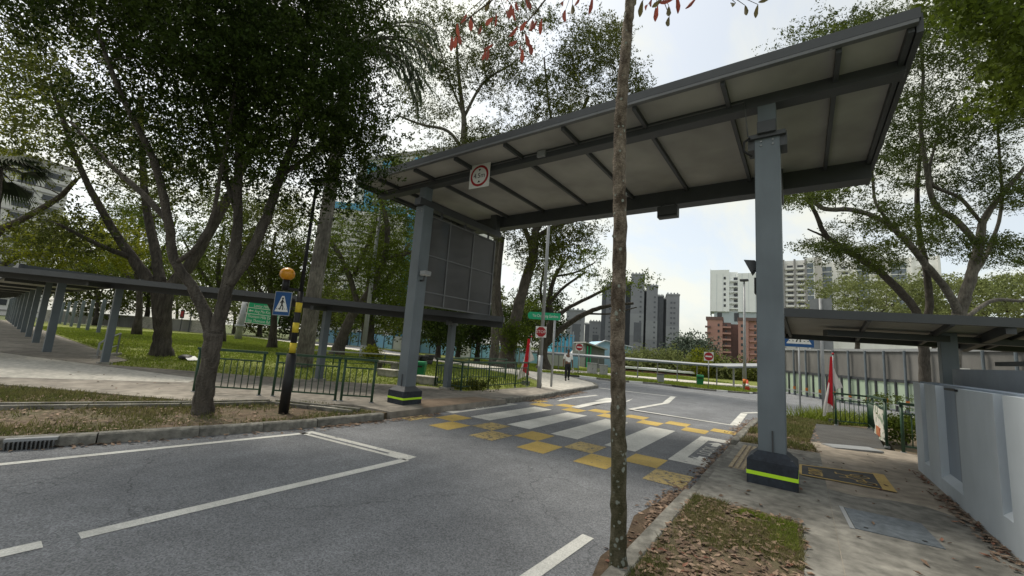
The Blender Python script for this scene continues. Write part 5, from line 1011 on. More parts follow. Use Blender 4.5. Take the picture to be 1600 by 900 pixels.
MB().bar((X(912), 3, hz_(o, 914, 536, 62)+.1), (X(947), 3, hz_(o, 945, 546, 62)), 7.5, .2).build('roof', M['galv'], o); [MB().box(X(p)-.08, X(p)+.08, -.2, -.05, 0, hz_(o, 920, 541, 62)).build('post', M['sign_green'], o) for p in (917, 922)]
o, s = building('site_scaffold', 882, 75, 'bright blue sheeted scaffold block behind the street name sign', rz=.2); X = lambda px: (px-882)*s; zt = hz_(o, 882, 522, 75); MB().box(X(862), X(896), 0, 9, 0, zt).build('sheeting', tb, o)
for p in (864, 870, 876, 882, 888, 894): MB().box(X(p)-.1, X(p)+.1, -.18, -.02, 0, zt+.6).build('standard', M['galv_d'], o)
for z in np.arange(3, zt, 2): MB().box(X(862), X(896), -.2, -.06, z, z+.14).build('ledger', M['galv_d'], o)
MB().add([(X(882), -3, 0), (X(898), -3, 0), (X(898), -3, hz_(o, 896, 540, 75)-.0), (X(884), -3, hz_(o, 884, 556, 75)), (X(882), -1, 0), (X(898), -1, 0), (X(898), -1, hz_(o, 896, 540, 75)), (X(884), -1, hz_(o, 884, 556, 75))], [(0, 1, 2, 3), (7, 6, 5, 4), (0, 3, 7, 4), (1, 5, 6, 2), (3, 2, 6, 7)]).build('white_ramp', wht, o)
for (px, py, w_, lab) in ((1002, 580, 3.6, 'low shelter with pale roof near the foreground trunk'), (1034, 583, 4.2, 'low shelter with pale roof among the far shrubs')):
    p = at(px, py, 60); o = thing('shelter', (p[0], p[1], gh(p[0], p[1])), lab, 'shelter', rz=R_(25)); hh = p[2]-o.location.z+.3; MB().box(-w_, w_, -1.5, 1.5, hh, hh+.25).build('roof', wht, o); MB().box(-w_*.9, w_*.9, -.9, .9, 0, hh*.55).build('wall', red_b, o); [MB().box(x-.1, x+.1, -1.3, -1.1, 0, hh).build('post', M['steel_d'], o) for x in (-w_*.9, 0, w_*.9)]
# ------------------------------------------------------------------ trees
def spline(P, n=6):
    P = [np.array(p, float) for p in P]
    if len(P) < 3: return [P[0]+(P[-1]-P[0])*t for t in np.linspace(0, 1, n+1)]
    Q = [2*P[0]-P[1]] + P + [2*P[-1]-P[-2]]; out_ = []
    for i in range(1, len(Q)-2):
        for t in np.linspace(0, 1, n, endpoint=False):
            a, b, c, d = Q[i-1], Q[i], Q[i+1], Q[i+2]
            out_.append(.5*((2*b)+(-a+c)*t+(2*a-5*b+4*c-d)*t*t+(-a+3*b-3*c+d)*t**3))
    out_.append(P[-1]); return out_
def leaf_quads(C, L, W_, r, updir=.25):
    n = len(C); u = r.normal(size=(n, 3)); u[:, 2] -= updir; u /= np.linalg.norm(u, axis=1)[:, None]
    v = r.normal(size=(n, 3)); v -= u*(u*v).sum(1)[:, None]; v /= np.linalg.norm(v, axis=1)[:, None]
    l = (L*r.uniform(.6, 1.3, n))[:, None]; w_ = l*W_/2
    return np.stack([C-u*l/2, C-v*w_+u*l*.05, C+u*l/2, C+v*w_+u*l*.05], 1).reshape(-1, 3)
def tree(name, label, limbs, ells, nleaf, L, cr, bark, leaf, group=None, asp=.5, flat=1.0, seed=1, sub=.25, twig=1.0, cat='tree', base_z=None, updir=.25, shell=.35, flare=1.5):
    r = np.random.default_rng(seed)
    b = at(*limbs[0][0][:3]); bz = gh(b[0], b[1])+.05 if base_z is None else base_z
    o = thing(name, (b[0], b[1], bz), label, cat, group); off = np.array([b[0], b[1], bz])
    tb = MB(); nodes = []; nrad = []
    for li, lb_ in enumerate(limbs):
        P4 = [np.append(at(px, py, dp), wd/FPX*dp/2/math.sqrt(1+((px-800)/FPX)**2)**1.15) for px, py, dp, wd in lb_]
        S = spline(P4, 6)
        pts = [s[:3].copy() for s in S]; rr = [max(s[3], .008) for s in S]
        if li == 0:
            pts[0][2] = bz-.15; rr[0] *= flare; rr[1] *= 1+.45*(flare-1); rr[2] *= 1+.15*(flare-1)
        for i in range(1, len(pts)): pts[i] = pts[i]+r.normal(0, .06, 3)*rr[i]; rr[i] *= r.uniform(.965, 1.035)
        tb.tube([p-off for p in pts], rr, 9 if li < 3 else 6)
        k0 = 0 if li else len(pts)//2
        nodes += pts[k0:]; nrad += rr[k0:]
    trunk = tb.build('trunk', bark, o, True)
    # clumps
    C = []
    for (px, py, dp, rx_, ry_, rd, n) in ells:
        q = r.normal(size=(n, 3)); q /= np.linalg.norm(q, axis=1)[:, None]; q *= (r.random(n)**shell)[:, None]
        for a in q: C.append(at(px+a[0]*rx_, py+a[1]*ry_, max(1.5, dp+a[2]*rd)))
    C = np.array(C)
    N = np.array(nodes); NR = list(nrad)
    d0 = np.linalg.norm(C[:, None, :]-N[None], axis=2).min(1); order = np.argsort(d0)
    tw = MB()
    for i in order:
        c = C[i]; dd_ = np.linalg.norm(N-c, axis=1); dd_ = dd_ + np.maximum(0, N[:, 2]-c[2])*.8; j = int(dd_.argmin()); a = N[j]; Ld = np.linalg.norm(c-a)
        if Ld < .05: continue
        r0 = min(NR[j]*.62, (.006+.012*Ld)*twig); mid = a+(c-a)*.5+np.array([0, 0, .10*Ld])+r.normal(0, .07*Ld, 3)
        q1 = a+(mid-a)*.55+np.array([0, 0, .03*Ld])
        tw.tube([p-off for p in (a, q1, mid, c)], [r0, r0*.85, r0*.65, r0*.3], 4, cap=False)
        N = np.vstack([N, q1, mid, c]); NR += [r0*.9, r0*.75, r0*.5]
    tw.build('branches', bark, o, True)['kind'] = 'stuff'
    # leaves round each clump
    k = max(1, nleaf//len(C)); per = 13; m_ = max(3, k//per)      # leaves sit on short sprigs within each clump
    sc_ = np.repeat(C, m_, 0); g = r.normal(0, 1, sc_.shape)*cr*.55; g[:, 2] *= flat; sc_ = sc_+g
    sd = r.normal(size=sc_.shape); sd[:, 2] *= .6; sd /= np.linalg.norm(sd, axis=1)[:, None]
    cen = np.repeat(sc_, per, 0); g = np.repeat(sd, per, 0)*r.uniform(-1, 1, (len(cen), 1))*L*2.4 + r.normal(0, L*.45, cen.shape)
    Q = leaf_quads(cen+g-off, L, asp, r, updir)
    cw_ = place('crown', npmesh('crown', Q, 4, leaf), o); cw_['kind'] = 'stuff'
    return o
# near left multi-stemmed tree
T1 = tree('tree', 'dark small-leaved tree with forked trunk standing in the left verge',
    [[(315, 648, 6.75, 38), (322, 600, 6.75, 33), (330, 550, 6.75, 32), (334, 520, 6.75, 34)],
     [(331, 528, 6.75, 24), (318, 485, 6.75, 22), (298, 445, 6.7, 20), (272, 405, 6.6, 18), (262, 340, 6.5, 17), (240, 250, 6.3, 14), (190, 150, 6.0, 11), (150, 40, 5.8, 8)],
     [(335, 525, 6.75, 26), (352, 460, 6.8, 23), (364, 410, 6.9, 22), (372, 350, 7.0, 17), (372, 260, 7.1, 13), (380, 120, 7.2, 9), (370, -20, 7.2, 6)],
     [(358, 445, 6.8, 18), (385, 405, 6.9, 19), (412, 350, 7.0, 17), (440, 270, 7.2, 14), (475, 170, 7.4, 10), (500, 60, 7.6, 7)],
     [(276, 410, 6.6, 10), (305, 388, 6.5, 10), (330, 345, 6.5, 9), (345, 270, 6.4, 8), (370, 130, 6.3, 6)],
     [(262, 345, 6.5, 12), (220, 300, 6.7, 12), (170, 255, 6.9, 10), (110, 190, 7.1, 7)],
     [(372, 340, 7.0, 10), (345, 250, 7.3, 9), (310, 130, 7.6, 7)], [(440, 275, 7.2, 9), (500, 230, 7.5, 8), (550, 190, 7.8, 6)]],
    [(440, 120, 7.2, 165, 150, 1.8, 175), (320, 30, 6.6, 180, 120, 1.9, 150), (545, 200, 7.8, 70, 95, 1.0, 48), (120, -30, 6.2, 150, 85, 1.5, 52), (330, -150, 6.5, 330, 110, 2.2, 130), (520, 20, 7.4, 95, 105, 1.4, 60), (370, 235, 7.0, 170, 50, 1.3, 36), (180, 180, 6.8, 130, 60, 1.2, 18), (470, 300, 7.4, 90, 35, .8, 14)],
    190000, .060, .40, M['bark'], M['leaf_dark'], seed=11, twig=.8, flare=1.25)
# big old tree behind the left walkway
tree('tree', 'large old tree with thick trunk on the left lawn behind the walkway',
    [[(251, 557, 16.6, 36), (254, 510, 16.6, 32), (253, 465, 16.6, 38), (250, 445, 16.6, 46)],
     [(243, 452, 16.6, 26), (205, 400, 16.4, 20), (165, 340, 16.0, 16), (120, 250, 15.5, 12), (80, 130, 15, 9)],
     [(262, 452, 16.6, 28), (295, 415, 17, 22), (345, 330, 17.5, 17), (400, 220, 18, 12)],
     [(252, 446, 16.6, 22), (240, 380, 17, 18), (225, 290, 17.5, 14), (220, 150, 18, 10)], [(205, 402, 16.4, 14), (160, 385, 15.5, 11), (90, 350, 14.5, 8)]],
    [(120, 170, 15.5, 130, 110, 3.5, 62), (250, 260, 17, 150, 90, 3.5, 62), (380, 200, 18, 130, 130, 3.5, 70), (60, 60, 15, 120, 80, 3, 46), (110, 360, 15.5, 70, 35, 2, 22), ],
    42000, .12, .80, M['bark_dark'], M['leaf_olive'], 'park trees', seed=12, twig=1.3)
# yellow-green spreading foliage over the left walkway
tree('tree', 'yellow-green leafy tree spreading over the left walkway roof', [[(-60, 540, 22, 34), (-40, 450, 22, 30), (-10, 370, 21.5, 20), (40, 340, 21, 15), (90, 310, 20.5, 12), (120, 280, 20, 8)], [(-40, 450, 22, 18), (30, 400, 22, 12), (120, 395, 22, 8), (200, 385, 22, 5)], [(-30, 420, 22, 20), (-60, 300, 21, 16), (-40, 150, 20, 10)]],
    [(120, 370, 22, 120, 38, 2.5, 70), (60, 395, 21, 80, 25, 2, 30), (30, 150, 19, 70, 80, 2.5, 45), (20, 240, 19, 70, 60, 2, 22), (190, 400, 23, 60, 25, 2, 22)], 26000, .13, .75, M['bark_dark'], M['leaf_yel'], 'park trees', seed=13, flat=.6, twig=1.3)
for i, (px, dp, lab) in enumerate(((345, 34, 'mid-distance leafy tree filling the gap right of the forked trunk'), (425, 30, 'mid-distance leafy tree above the green direction sign'), (215, 36, 'mid-distance leafy tree behind the large old trunk'))):
    py = 515+(px-215)*.13; tree('tree', lab, [[(px, py, dp, 14), (px+3, py-50, dp, 11), (px-4, py-110, dp, 8), (px+6, py-180, dp, 4)], [(px+2, py-70, dp, 7), (px+40, py-125, dp, 5), (px+60, py-170, dp, 3)], [(px, py-60, dp, 7), (px-38, py-120, dp, 5), (px-60, py-160, dp, 3)]], [(px, py-150, dp, 75, 42, 4, 75), (px+8, py-205, dp, 60, 34, 4, 46), (px-5, py-105, dp, 62, 18, 3, 26)], 20000, .17, .95, M['bark_dark'], M['leaf_mid' if i != 1 else 'leaf_olive'], 'park trees', seed=140+i, twig=1.4, flat=.6)
# trees far behind the left walkway
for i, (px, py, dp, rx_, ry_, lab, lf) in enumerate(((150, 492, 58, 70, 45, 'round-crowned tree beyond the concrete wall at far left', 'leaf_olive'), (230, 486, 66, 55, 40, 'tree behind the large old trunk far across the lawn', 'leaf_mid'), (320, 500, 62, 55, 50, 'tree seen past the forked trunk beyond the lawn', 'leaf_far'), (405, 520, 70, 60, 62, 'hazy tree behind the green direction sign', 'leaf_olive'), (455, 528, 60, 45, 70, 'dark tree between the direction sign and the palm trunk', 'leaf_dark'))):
    tree('tree', lab, [[(px, py+6, dp, 8), (px+2, py-25, dp, 6), (px-4, py-60, dp, 4)], [(px+2, py-25, dp, 4), (px+22, py-60, dp, 3)], [(px+1, py-20, dp, 4), (px-26, py-55, dp, 3)]], [(px, py-62, dp, rx_, ry_, 5, 60), (px+8, py-22, dp+3, rx_*.8, 18, 4, 26)], 9000, .42, 2.0, M['bark_dark'], M[lf], 'trees beyond the left lawn', seed=20+i, flat=.7, twig=2)
for i, (px, py, dp, lab) in enumerate(((95, 492, 75, 'low dark tree past the receding walkway columns'), (275, 505, 74, 'low dark tree left of the forked trunk beyond the wall'), (365, 515, 78, 'low dark tree right of the forked trunk beyond the lawn'), (505, 540, 52, 'dark bushy tree just right of the palm trunk'), (540, 545, 60, 'dark bushy tree behind the leaning pale trunk'), (630, 555, 52, 'dark bushy tree hidden behind the left canopy post'), (670, 556, 58, 'dark bushy tree behind the screen bottom'), (770, 560, 56, 'dark bushy tree behind the ivy-wrapped trunk'), (820, 562, 54, 'dark bushy tree behind the lamp post'))):
    tree('tree', lab, [[(px, py+8, dp, 6), (px+2, py-20, dp, 5), (px, py-55, dp, 3)], [(px+2, py-20, dp, 3), (px+22, py-45, dp, 2)]], [(px, py-54, dp, 34, 24, 4, 46), (px+4, py-80, dp+3, 30, 24, 4, 24)], 6000, .36, 1.5, M['bark_dark'], M['leaf_olive' if i % 2 else 'leaf_dark'], 'dark background trees', seed=120+i, twig=1.6)
# trees behind the left canopy post
tree('tree', 'leaning pale-trunked tree behind the palm on the lawn', [[(524, 562, 27, 26), (535, 528, 27, 18), (552, 490, 27, 15), (575, 460, 27, 13), (600, 405, 26.5, 10), (605, 350, 26, 8), (590, 300, 26, 5)], [(560, 480, 27, 9), (545, 430, 27, 9), (520, 380, 27, 7), (480, 330, 27, 5)], [(600, 405, 26.5, 7), (640, 395, 26, 6), (680, 380, 26, 4)], [(553, 430, 27, 7), (575, 380, 27, 6), (595, 330, 27, 4)]],
    [(560, 370, 27, 100, 60, 3, 70), (620, 300, 26, 70, 50, 3, 45), (500, 400, 28, 60, 45, 3, 35), (610, 430, 27, 60, 40, 3, 28), (470, 440, 29, 50, 35, 3, 20)], 38000, .15, .85, M['bark'], M['leaf_mid'], 'park trees', seed=31, twig=1.4)
tree('tree', 'dark-trunked tree behind the lawn lamp post', [[(577, 553, 31, 22), (575, 500, 31, 20), (580, 440, 31, 15), (600, 350, 31, 10)], [(578, 470, 31, 12), (610, 430, 31, 9), (640, 380, 31, 6)]], [(600, 480, 31, 60, 40, 3, 50), (620, 400, 32, 70, 60, 3, 50), (560, 480, 33, 40, 35, 3, 24)], 20000, .18, .9, M['bark_dark'], M['leaf_mid'], 'park trees', seed=32, twig=1.4)
tree('tree', 'tall thin-branched tree rising above the canopy roof line', [[(772, 572, 34, 15), (774, 500, 34, 13), (772, 420, 34, 12), (776, 360, 34, 11), (760, 300, 34, 11), (728, 235, 34, 10), (724, 180, 34, 8), (716, 110, 34, 5), (712, 40, 34, 3)], [(727, 240, 34, 6), (700, 205, 34, 5), (660, 195, 34, 4), (620, 180, 34, 3)], [(724, 185, 34, 5), (755, 130, 34, 4), (800, 100, 34, 3)], [(760, 300, 34, 8), (800, 270, 34, 5), (830, 220, 34, 4)], [(724, 180, 34, 4), (700, 120, 34, 3), (680, 50, 34, 2)]],
    [(720, 70, 34, 80, 75, 4, 60), (800, 120, 34, 60, 70, 4, 42), (670, 150, 34, 60, 60, 4, 28), (650, 60, 35, 50, 60, 4, 24), (780, 230, 33, 80, 50, 4, 45), (830, 40, 34, 40, 40, 3, 14), (680, 260, 34, 70, 45, 4, 40)], 66000, .16, .95, M['bark_pale'], M['leaf_olive'], 'tall roadside trees', seed=33, twig=1.3)
tree('tree', 'ivy-wrapped twin-trunk tree behind the long green railing', [[(790, 575, 32.5, 26), (795, 540, 32.5, 23), (805, 500, 32.5, 19), (818, 450, 32.5, 16), (833, 400, 32.5, 15), (836, 365, 32.5, 13), (850, 330, 32.5, 12), (880, 250, 32.5, 8), (920, 150, 33, 5)], [(836, 372, 32.5, 10), (865, 355, 32, 8), (895, 345, 31.5, 6), (930, 340, 31, 4)], [(833, 395, 32.5, 9), (815, 340, 33, 7), (800, 280, 33, 5)], [(792, 560, 32.5, 14), (782, 500, 32.5, 12), (778, 440, 32.5, 10), (785, 370, 33, 8)], [(880, 250, 32.5, 6), (935, 195, 32, 4), (985, 140, 32, 3)], [(880, 250, 32.5, 5), (860, 180, 33, 4), (850, 90, 33, 3)]],
    [(930, 90, 33, 62, 48, 4, 48), (890, 150, 32, 70, 40, 4, 42), (985, 135, 32, 35, 25, 2.5, 16), (860, 210, 33, 60, 45, 4, 35), (850, 390, 32, 60, 40, 3, 40), (800, 330, 33, 60, 40, 3, 30), (900, 360, 32, 40, 20, 2, 14), (940, 50, 33, 50, 25, 3, 20)], 66000, .16, .9, M['bark'], M['leaf_olive'], 'tall roadside trees', seed=34, twig=1.3)
iv = thing('climbing_plant', V(at(803, 560, 31.4)), 'hanging climber leaves covering the twin trunks behind the railing', 'climber')
ic = np.array([at(805+rng.normal(0, 15), rng.uniform(505, 552), 31.6+rng.normal(0, .3)) for _ in range(90)]); q = leaf_quads(np.repeat(ic, 26, 0)+rng.normal(0, .22, (90*26, 3))-np.array(iv.location), .2, .4, rng, 1.5); place('foliage', npmesh('foliage', q, 4, M['leaf_mid']), iv)['kind'] = 'stuff'
MB().tube([V(at(803, y, 31.7)-np.array(iv.location)) for y in (570, 540, 505)], [.05, .04, .02], 6).build('stem', M['bark'], iv)
tree('tree', 'wide spreading bare-limbed tree between the stop sign and the towers', [[(850, 578, 37, 20), (848, 550, 37, 16), (855, 525, 37, 13), (862, 500, 37, 11), (858, 470, 37, 9), (868, 430, 37, 6), (890, 400, 37, 3)], [(852, 540, 37, 10), (880, 512, 36.5, 9), (915, 490, 36, 8), (950, 478, 35.5, 6), (990, 474, 35, 4)], [(862, 500, 37, 8), (890, 480, 37, 6), (930, 460, 37, 5), (970, 440, 37, 3)], [(858, 475, 37, 6), (880, 450, 37, 5), (915, 425, 37, 3)], [(860, 500, 37, 7), (845, 460, 37, 5), (850, 420, 37, 3)], [(868, 432, 37, 4), (900, 425, 37, 3), (930, 410, 37, 2)], [(915, 490, 36, 4), (955, 490, 36, 3), (995, 480, 36, 2)]],
    [(900, 400, 37, 60, 22, 4, 55), (930, 435, 37, 50, 25, 4, 34), (860, 420, 37, 35, 30, 4, 30), (980, 440, 35, 38, 24, 2.5, 16), (1000, 435, 35, 26, 16, 2, 6), (840, 470, 38, 30, 40, 3, 35)], 8500, .20, .65, M['bark_dark'], M['leaf_mid'], 'park trees', seed=35, flat=.5, twig=1.7)
for i, (px, py, dp, lab) in enumerate(((684, 560, 36, 'dark small tree behind the walkway column right of the post'), (745, 566, 40, 'dark small tree under the hanging screen'), (715, 565, 44, 'thin dark tree between the other small dark trees'), (845, 560, 45, 'dark tree behind the stop sign'))):
    tree('tree', lab, [[(px, py+4, dp, 9), (px+2, py-30, dp, 7), (px+4, py-70, dp, 4)], [(px+2, py-35, dp, 4), (px+25, py-60, dp, 2)], [(px+2, py-30, dp, 4), (px-22, py-60, dp, 2)]], [(px+4, py-50, dp, 38, 25, 3, 44), (px, py-80, dp, 34, 25, 3, 24)], 6500, .28, 1.1, M['bark_dark'], M['leaf_dark'], 'small dark park trees', seed=40+i, twig=1.6)
# right-hand rain trees
tree('rain_tree', 'mature rain tree with forking pale limbs behind the right walkway', [[(1488, 600, 18.5, 28), (1492, 530, 18.5, 27), (1500, 485, 18.5, 27), (1518, 430, 18.5, 22), (1530, 380, 18.5, 20), (1537, 345, 18.5, 16), (1560, 310, 18, 13), (1595, 270, 17.5, 10), (1640, 210, 17, 6)], [(1500, 492, 18.5, 20), (1480, 455, 18.3, 16), (1440, 405, 18, 14), (1405, 365, 17.7, 12), (1370, 340, 17.5, 11), (1330, 328, 17.3, 10), (1285, 325, 17, 9), (1262, 300, 17, 7), (1240, 285, 16.8, 5)], [(1530, 385, 18.5, 14), (1495, 345, 18.5, 14), (1460, 318, 18.5, 12), (1447, 260, 18.5, 10), (1438, 190, 18.5, 8), (1442, 110, 18.5, 6), (1430, 20, 18.5, 3)], [(1535, 350, 18.5, 8), (1500, 310, 18.5, 8), (1455, 285, 18.5, 7), (1460, 230, 18.5, 5), (1490, 160, 18.5, 3)], [(1522, 430, 18.5, 10), (1545, 390, 19, 9), (1565, 320, 19, 7), (1560, 220, 19, 5), (1555, 120, 19, 3)], [(1402, 362, 17.7, 7), (1370, 320, 17.5, 6), (1364, 280, 17.5, 5), (1362, 225, 17.5, 3)], [(1505, 500, 18.5, 12), (1550, 470, 19, 10), (1600, 470, 19, 8), (1660, 460, 19, 5)]],
    [(1450, 60, 18.5, 150, 60, 4, 95), (1330, 70, 18, 120, 50, 3.5, 62), (1540, 170, 19, 110, 95, 3.5, 90), (1430, 190, 18.5, 90, 70, 3.5, 60), (1280, 300, 17, 70, 30, 2, 26), (1350, 250, 17.5, 70, 25, 2, 20), (1410, 340, 18, 90, 30, 2.5, 34), (1550, 300, 19, 100, 45, 3, 50), (1480, 380, 19, 110, 25, 3, 32), (1250, 110, 17.5, 55, 25, 2, 16), (1580, 400, 20, 60, 30, 3, 22)], 130000, .105, .72, M['bark_pale'], M['leaf_rain'], 'rain trees on the right', seed=51, flat=.3, twig=1.2, asp=.42, flare=1.15)
tree('rain_tree', 'slanting rain tree limb rising left from behind the right walkway roof', [[(1446, 600, 21, 22), (1442, 530, 21, 20), (1432, 490, 21, 17), (1415, 465, 21, 17), (1375, 425, 21, 14), (1330, 395, 21, 12), (1292, 370, 21, 10), (1275, 335, 21, 8), (1258, 300, 21, 6), (1250, 270, 21, 4)], [(1290, 370, 21, 5), (1262, 358, 21, 3)], [(1440, 530, 21, 16), (1452, 480, 21, 15), (1447, 420, 21, 13), (1436, 360, 21, 11), (1433, 290, 21, 9), (1440, 230, 21, 6)]],
    [(1290, 380, 21, 55, 25, 2.5, 20), (1350, 405, 21, 70, 20, 2.5, 28), (1250, 290, 21, 45, 30, 2, 16), (1430, 260, 21, 60, 40, 3, 24)], 24000, .11, .66, M['bark'], M['leaf_rain'], 'rain trees on the right', seed=52, flat=.3, twig=1.2, asp=.42, flare=1.15)
for i, (px, py, dp, lab) in enumerate(((1340, 545, 62, 'pale flat-topped tree in front of the white apartment blocks'), (1460, 550, 56, 'pale flat-topped tree behind the right rain trees'), (1570, 545, 50, 'flat-topped tree at the far right edge behind the walkway'))):
    tree('rain_tree', lab, [[(px, py+15, dp, 10), (px, py-20, dp, 8), (px+4, py-50, dp, 6), (px, py-80, dp, 3)], [(px, py-25, dp, 5), (px-40, py-60, dp, 4), (px-75, py-75, dp, 2)], [(px, py-25, dp, 5), (px+40, py-60, dp, 4), (px+75, py-80, dp, 2)]], [(px, py-95, dp, 80, 26, 7, 75), (px-10, py-60, dp, 90, 22, 7, 60)], 12000, .34, 1.5, M['bark_dark'], M['leaf_far'], 'pale trees behind the right walkway', seed=60+i, flat=.3, twig=1.8)
# close foliage hanging in at the top right
tree('tree', 'dark green leafy branch tips hanging in at the top right corner', [[(1800, 700, 6.2, 60), (1790, 300, 6.2, 46), (1750, 50, 6.0, 30), (1680, -40, 5.8, 20), (1590, -20, 5.6, 10), (1530, 30, 5.5, 5)], [(1750, 50, 6, 14), (1660, 80, 6, 9), (1590, 110, 6, 5)]], [(1560, 25, 5.6, 75, 45, .6, 32), (1590, 120, 6, 45, 55, .6, 24), (1480, -5, 5.4, 50, 28, .5, 12), (1620, 60, 6, 80, 90, .8, 30)], 7000, .10, .26, M['bark'], M['leaf_mid'], seed=71, twig=.8)
# far wood edge, shrubs
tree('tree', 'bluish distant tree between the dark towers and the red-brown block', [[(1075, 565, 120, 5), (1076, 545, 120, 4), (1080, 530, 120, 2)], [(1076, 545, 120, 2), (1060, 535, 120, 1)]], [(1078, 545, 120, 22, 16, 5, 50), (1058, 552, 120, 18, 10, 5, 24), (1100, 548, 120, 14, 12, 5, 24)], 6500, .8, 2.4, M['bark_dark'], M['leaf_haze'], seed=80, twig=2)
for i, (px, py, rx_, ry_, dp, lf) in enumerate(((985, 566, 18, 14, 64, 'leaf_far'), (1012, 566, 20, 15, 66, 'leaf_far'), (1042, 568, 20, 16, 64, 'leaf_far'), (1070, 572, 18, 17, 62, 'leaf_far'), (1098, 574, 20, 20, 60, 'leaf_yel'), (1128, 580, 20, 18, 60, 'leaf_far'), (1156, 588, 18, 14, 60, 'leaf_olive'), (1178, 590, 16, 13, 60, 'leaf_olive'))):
    tree('shrub', 'shrubby %s in the far row, %s' % (('palm-like plant', 'leafy bush')[i > 3], ('just right of the foreground trunk', 'second from the foreground trunk', 'third from the foreground trunk', 'fourth from the foreground trunk', 'brightest yellow-green and rounded', 'left of the far lamp pole', 'around the far lamp pole', 'nearest the right canopy post')[i]), [[(px, py+16, dp, 4), (px, py, dp, 3), (px, py-ry_, dp, 2)]], [(px, py, dp, rx_, ry_, 3, 34)], 4200, .36, 1.2, M['bark_dark'], M[lf], 'shrubs behind the far walkway', seed=90+i, twig=1.4, cat='shrub')
tree('shrub', 'rounded yellowish shrub on the lawn left of the canopy post', [[(585, 570, 21.5, 4), (584, 560, 21.5, 3), (582, 548, 21.5, 2)]], [(583, 553, 21.5, 14, 9, .5, 26)], 2600, .10, .22, M['bark_dark'], M['leaf_yel'], seed=101, cat='shrub')
tree('shrub', 'low hedge plants inside the long green railing', [[(745, 608, 12.9, 4), (745, 600, 12.9, 3), (745, 594, 12.9, 2)]], [(740, 602, 12.9, 45, 5, .5, 50)], 3600, .06, .16, M['bark_dark'], M['leaf_olive'], seed=102, cat='shrub', base_z=.1)
tree('shrub', 'small leafy plants at the corner beside the right ramp railing', [[(1415, 690, 9.2, 4), (1415, 660, 9.2, 3), (1415, 640, 9.2, 2)]], [(1412, 665, 9.2, 22, 25, .5, 26), (1395, 625, 15.5, 40, 8, .6, 16)], 2200, .075, .16, M['bark_dark'], M['leaf_mid'], seed=103, cat='shrub', base_z=.1)
# ---- royal palm
def palm_frond(mb_r, mb_l, p, d, L, droop, r, nl, ll, off, up=.35):
    d = d/np.linalg.norm(d); pts = [p.copy()]; v = d.copy(); st = L/12
    for k in range(12): v = v+np.array([0, 0, -droop])*(k+2)/12; v /= np.linalg.norm(v); pts.append(pts[-1]+v*st)
    mb_r.tube([q-off for q in pts], [.05*(1-i/13)+.008 for i in range(13)], 5)
    for k in range(nl):
        t = (k+1)/nl*11.9; i = int(t); q = pts[i]+(pts[i+1]-pts[i])*(t-i); tg = (pts[i+1]-pts[i])/st; sd_ = np.cross(tg, [0, 0, 1]); sd_ /= (np.linalg.norm(sd_)+1e-6)
        for s in (-1, 1):
            dv_ = sd_*s*r.uniform(.5, 1)+tg*r.uniform(.3, .7)+np.array([0, 0, r.uniform(-.9, up)]); dv_ /= np.linalg.norm(dv_); l = ll*r.uniform(.7, 1.1)*(1-.5*abs(t/12-.4)); e1 = q+dv_*l*.5; e2 = q+dv_*l+np.array([0, 0, -.38*l]); wv = np.cross(dv_, tg); wv = wv/(np.linalg.norm(wv)+1e-6)*.035
            mb_l.append(np.stack([q-off, e1+wv-off, e2-off, e1-wv-off]))
r = np.random.default_rng(5); bpos = at(473, 576, 16.2); o = thing('palm_tree', (bpos[0], bpos[1], .1), 'tall royal palm with pale mottled trunk behind the beacon post', 'palm tree'); off = np.array(o.location)
S = spline([np.append(at(x, y, 16.2), w_/FPX*16.2/2) for x, y, w_ in ((473, 577, 28), (480, 530, 24), (492, 450, 22), (508, 350, 20), (522, 260, 19), (533, 180, 17), (540, 120, 15))], 5)
S[0][2] = 0; MB().tube([s[:3]-off for s in S], [s[3] for s in S], 12).build('trunk', M['bark_pale'], o, True); top = S[-1][:3]
MB().tube([top-off, top+np.array([.05, 0, .9])-off, top+np.array([.08, 0, 1.5])-off], [.2, .24, .1], 10).build('crownshaft', mat('green crownshaft', (.06, .09, .03), .5, .2, 3), o, True)
mb_r = MB(); fl_ = []; tp = top+np.array([.08, 0, 1.3]); rv = np.array([CR[0], CR[1], 0])
for k in range(17):
    a = 2*math.pi*k/17+r.uniform(-.15, .15); dirv = np.array([math.cos(a), math.sin(a), r.uniform(.15, 1.3)]); palm_frond(mb_r, fl_, tp, dirv, r.uniform(3.4, 4.4), r.uniform(.16, .26), r, 44, .62, off)
for k in range(5): palm_frond(mb_r, fl_, tp, rv*1.0+np.array([r.normal(0, .25), r.normal(0, .25), .5-.12*k]), r.uniform(3.8, 4.7), .2+.03*k, r, 48, .7, off)
mb_r.build('frond_stalks', M['bark_pale'], o, True); place('fronds', npmesh('fronds', np.concatenate(fl_), 4, M['palm']), o)['kind'] = 'stuff'
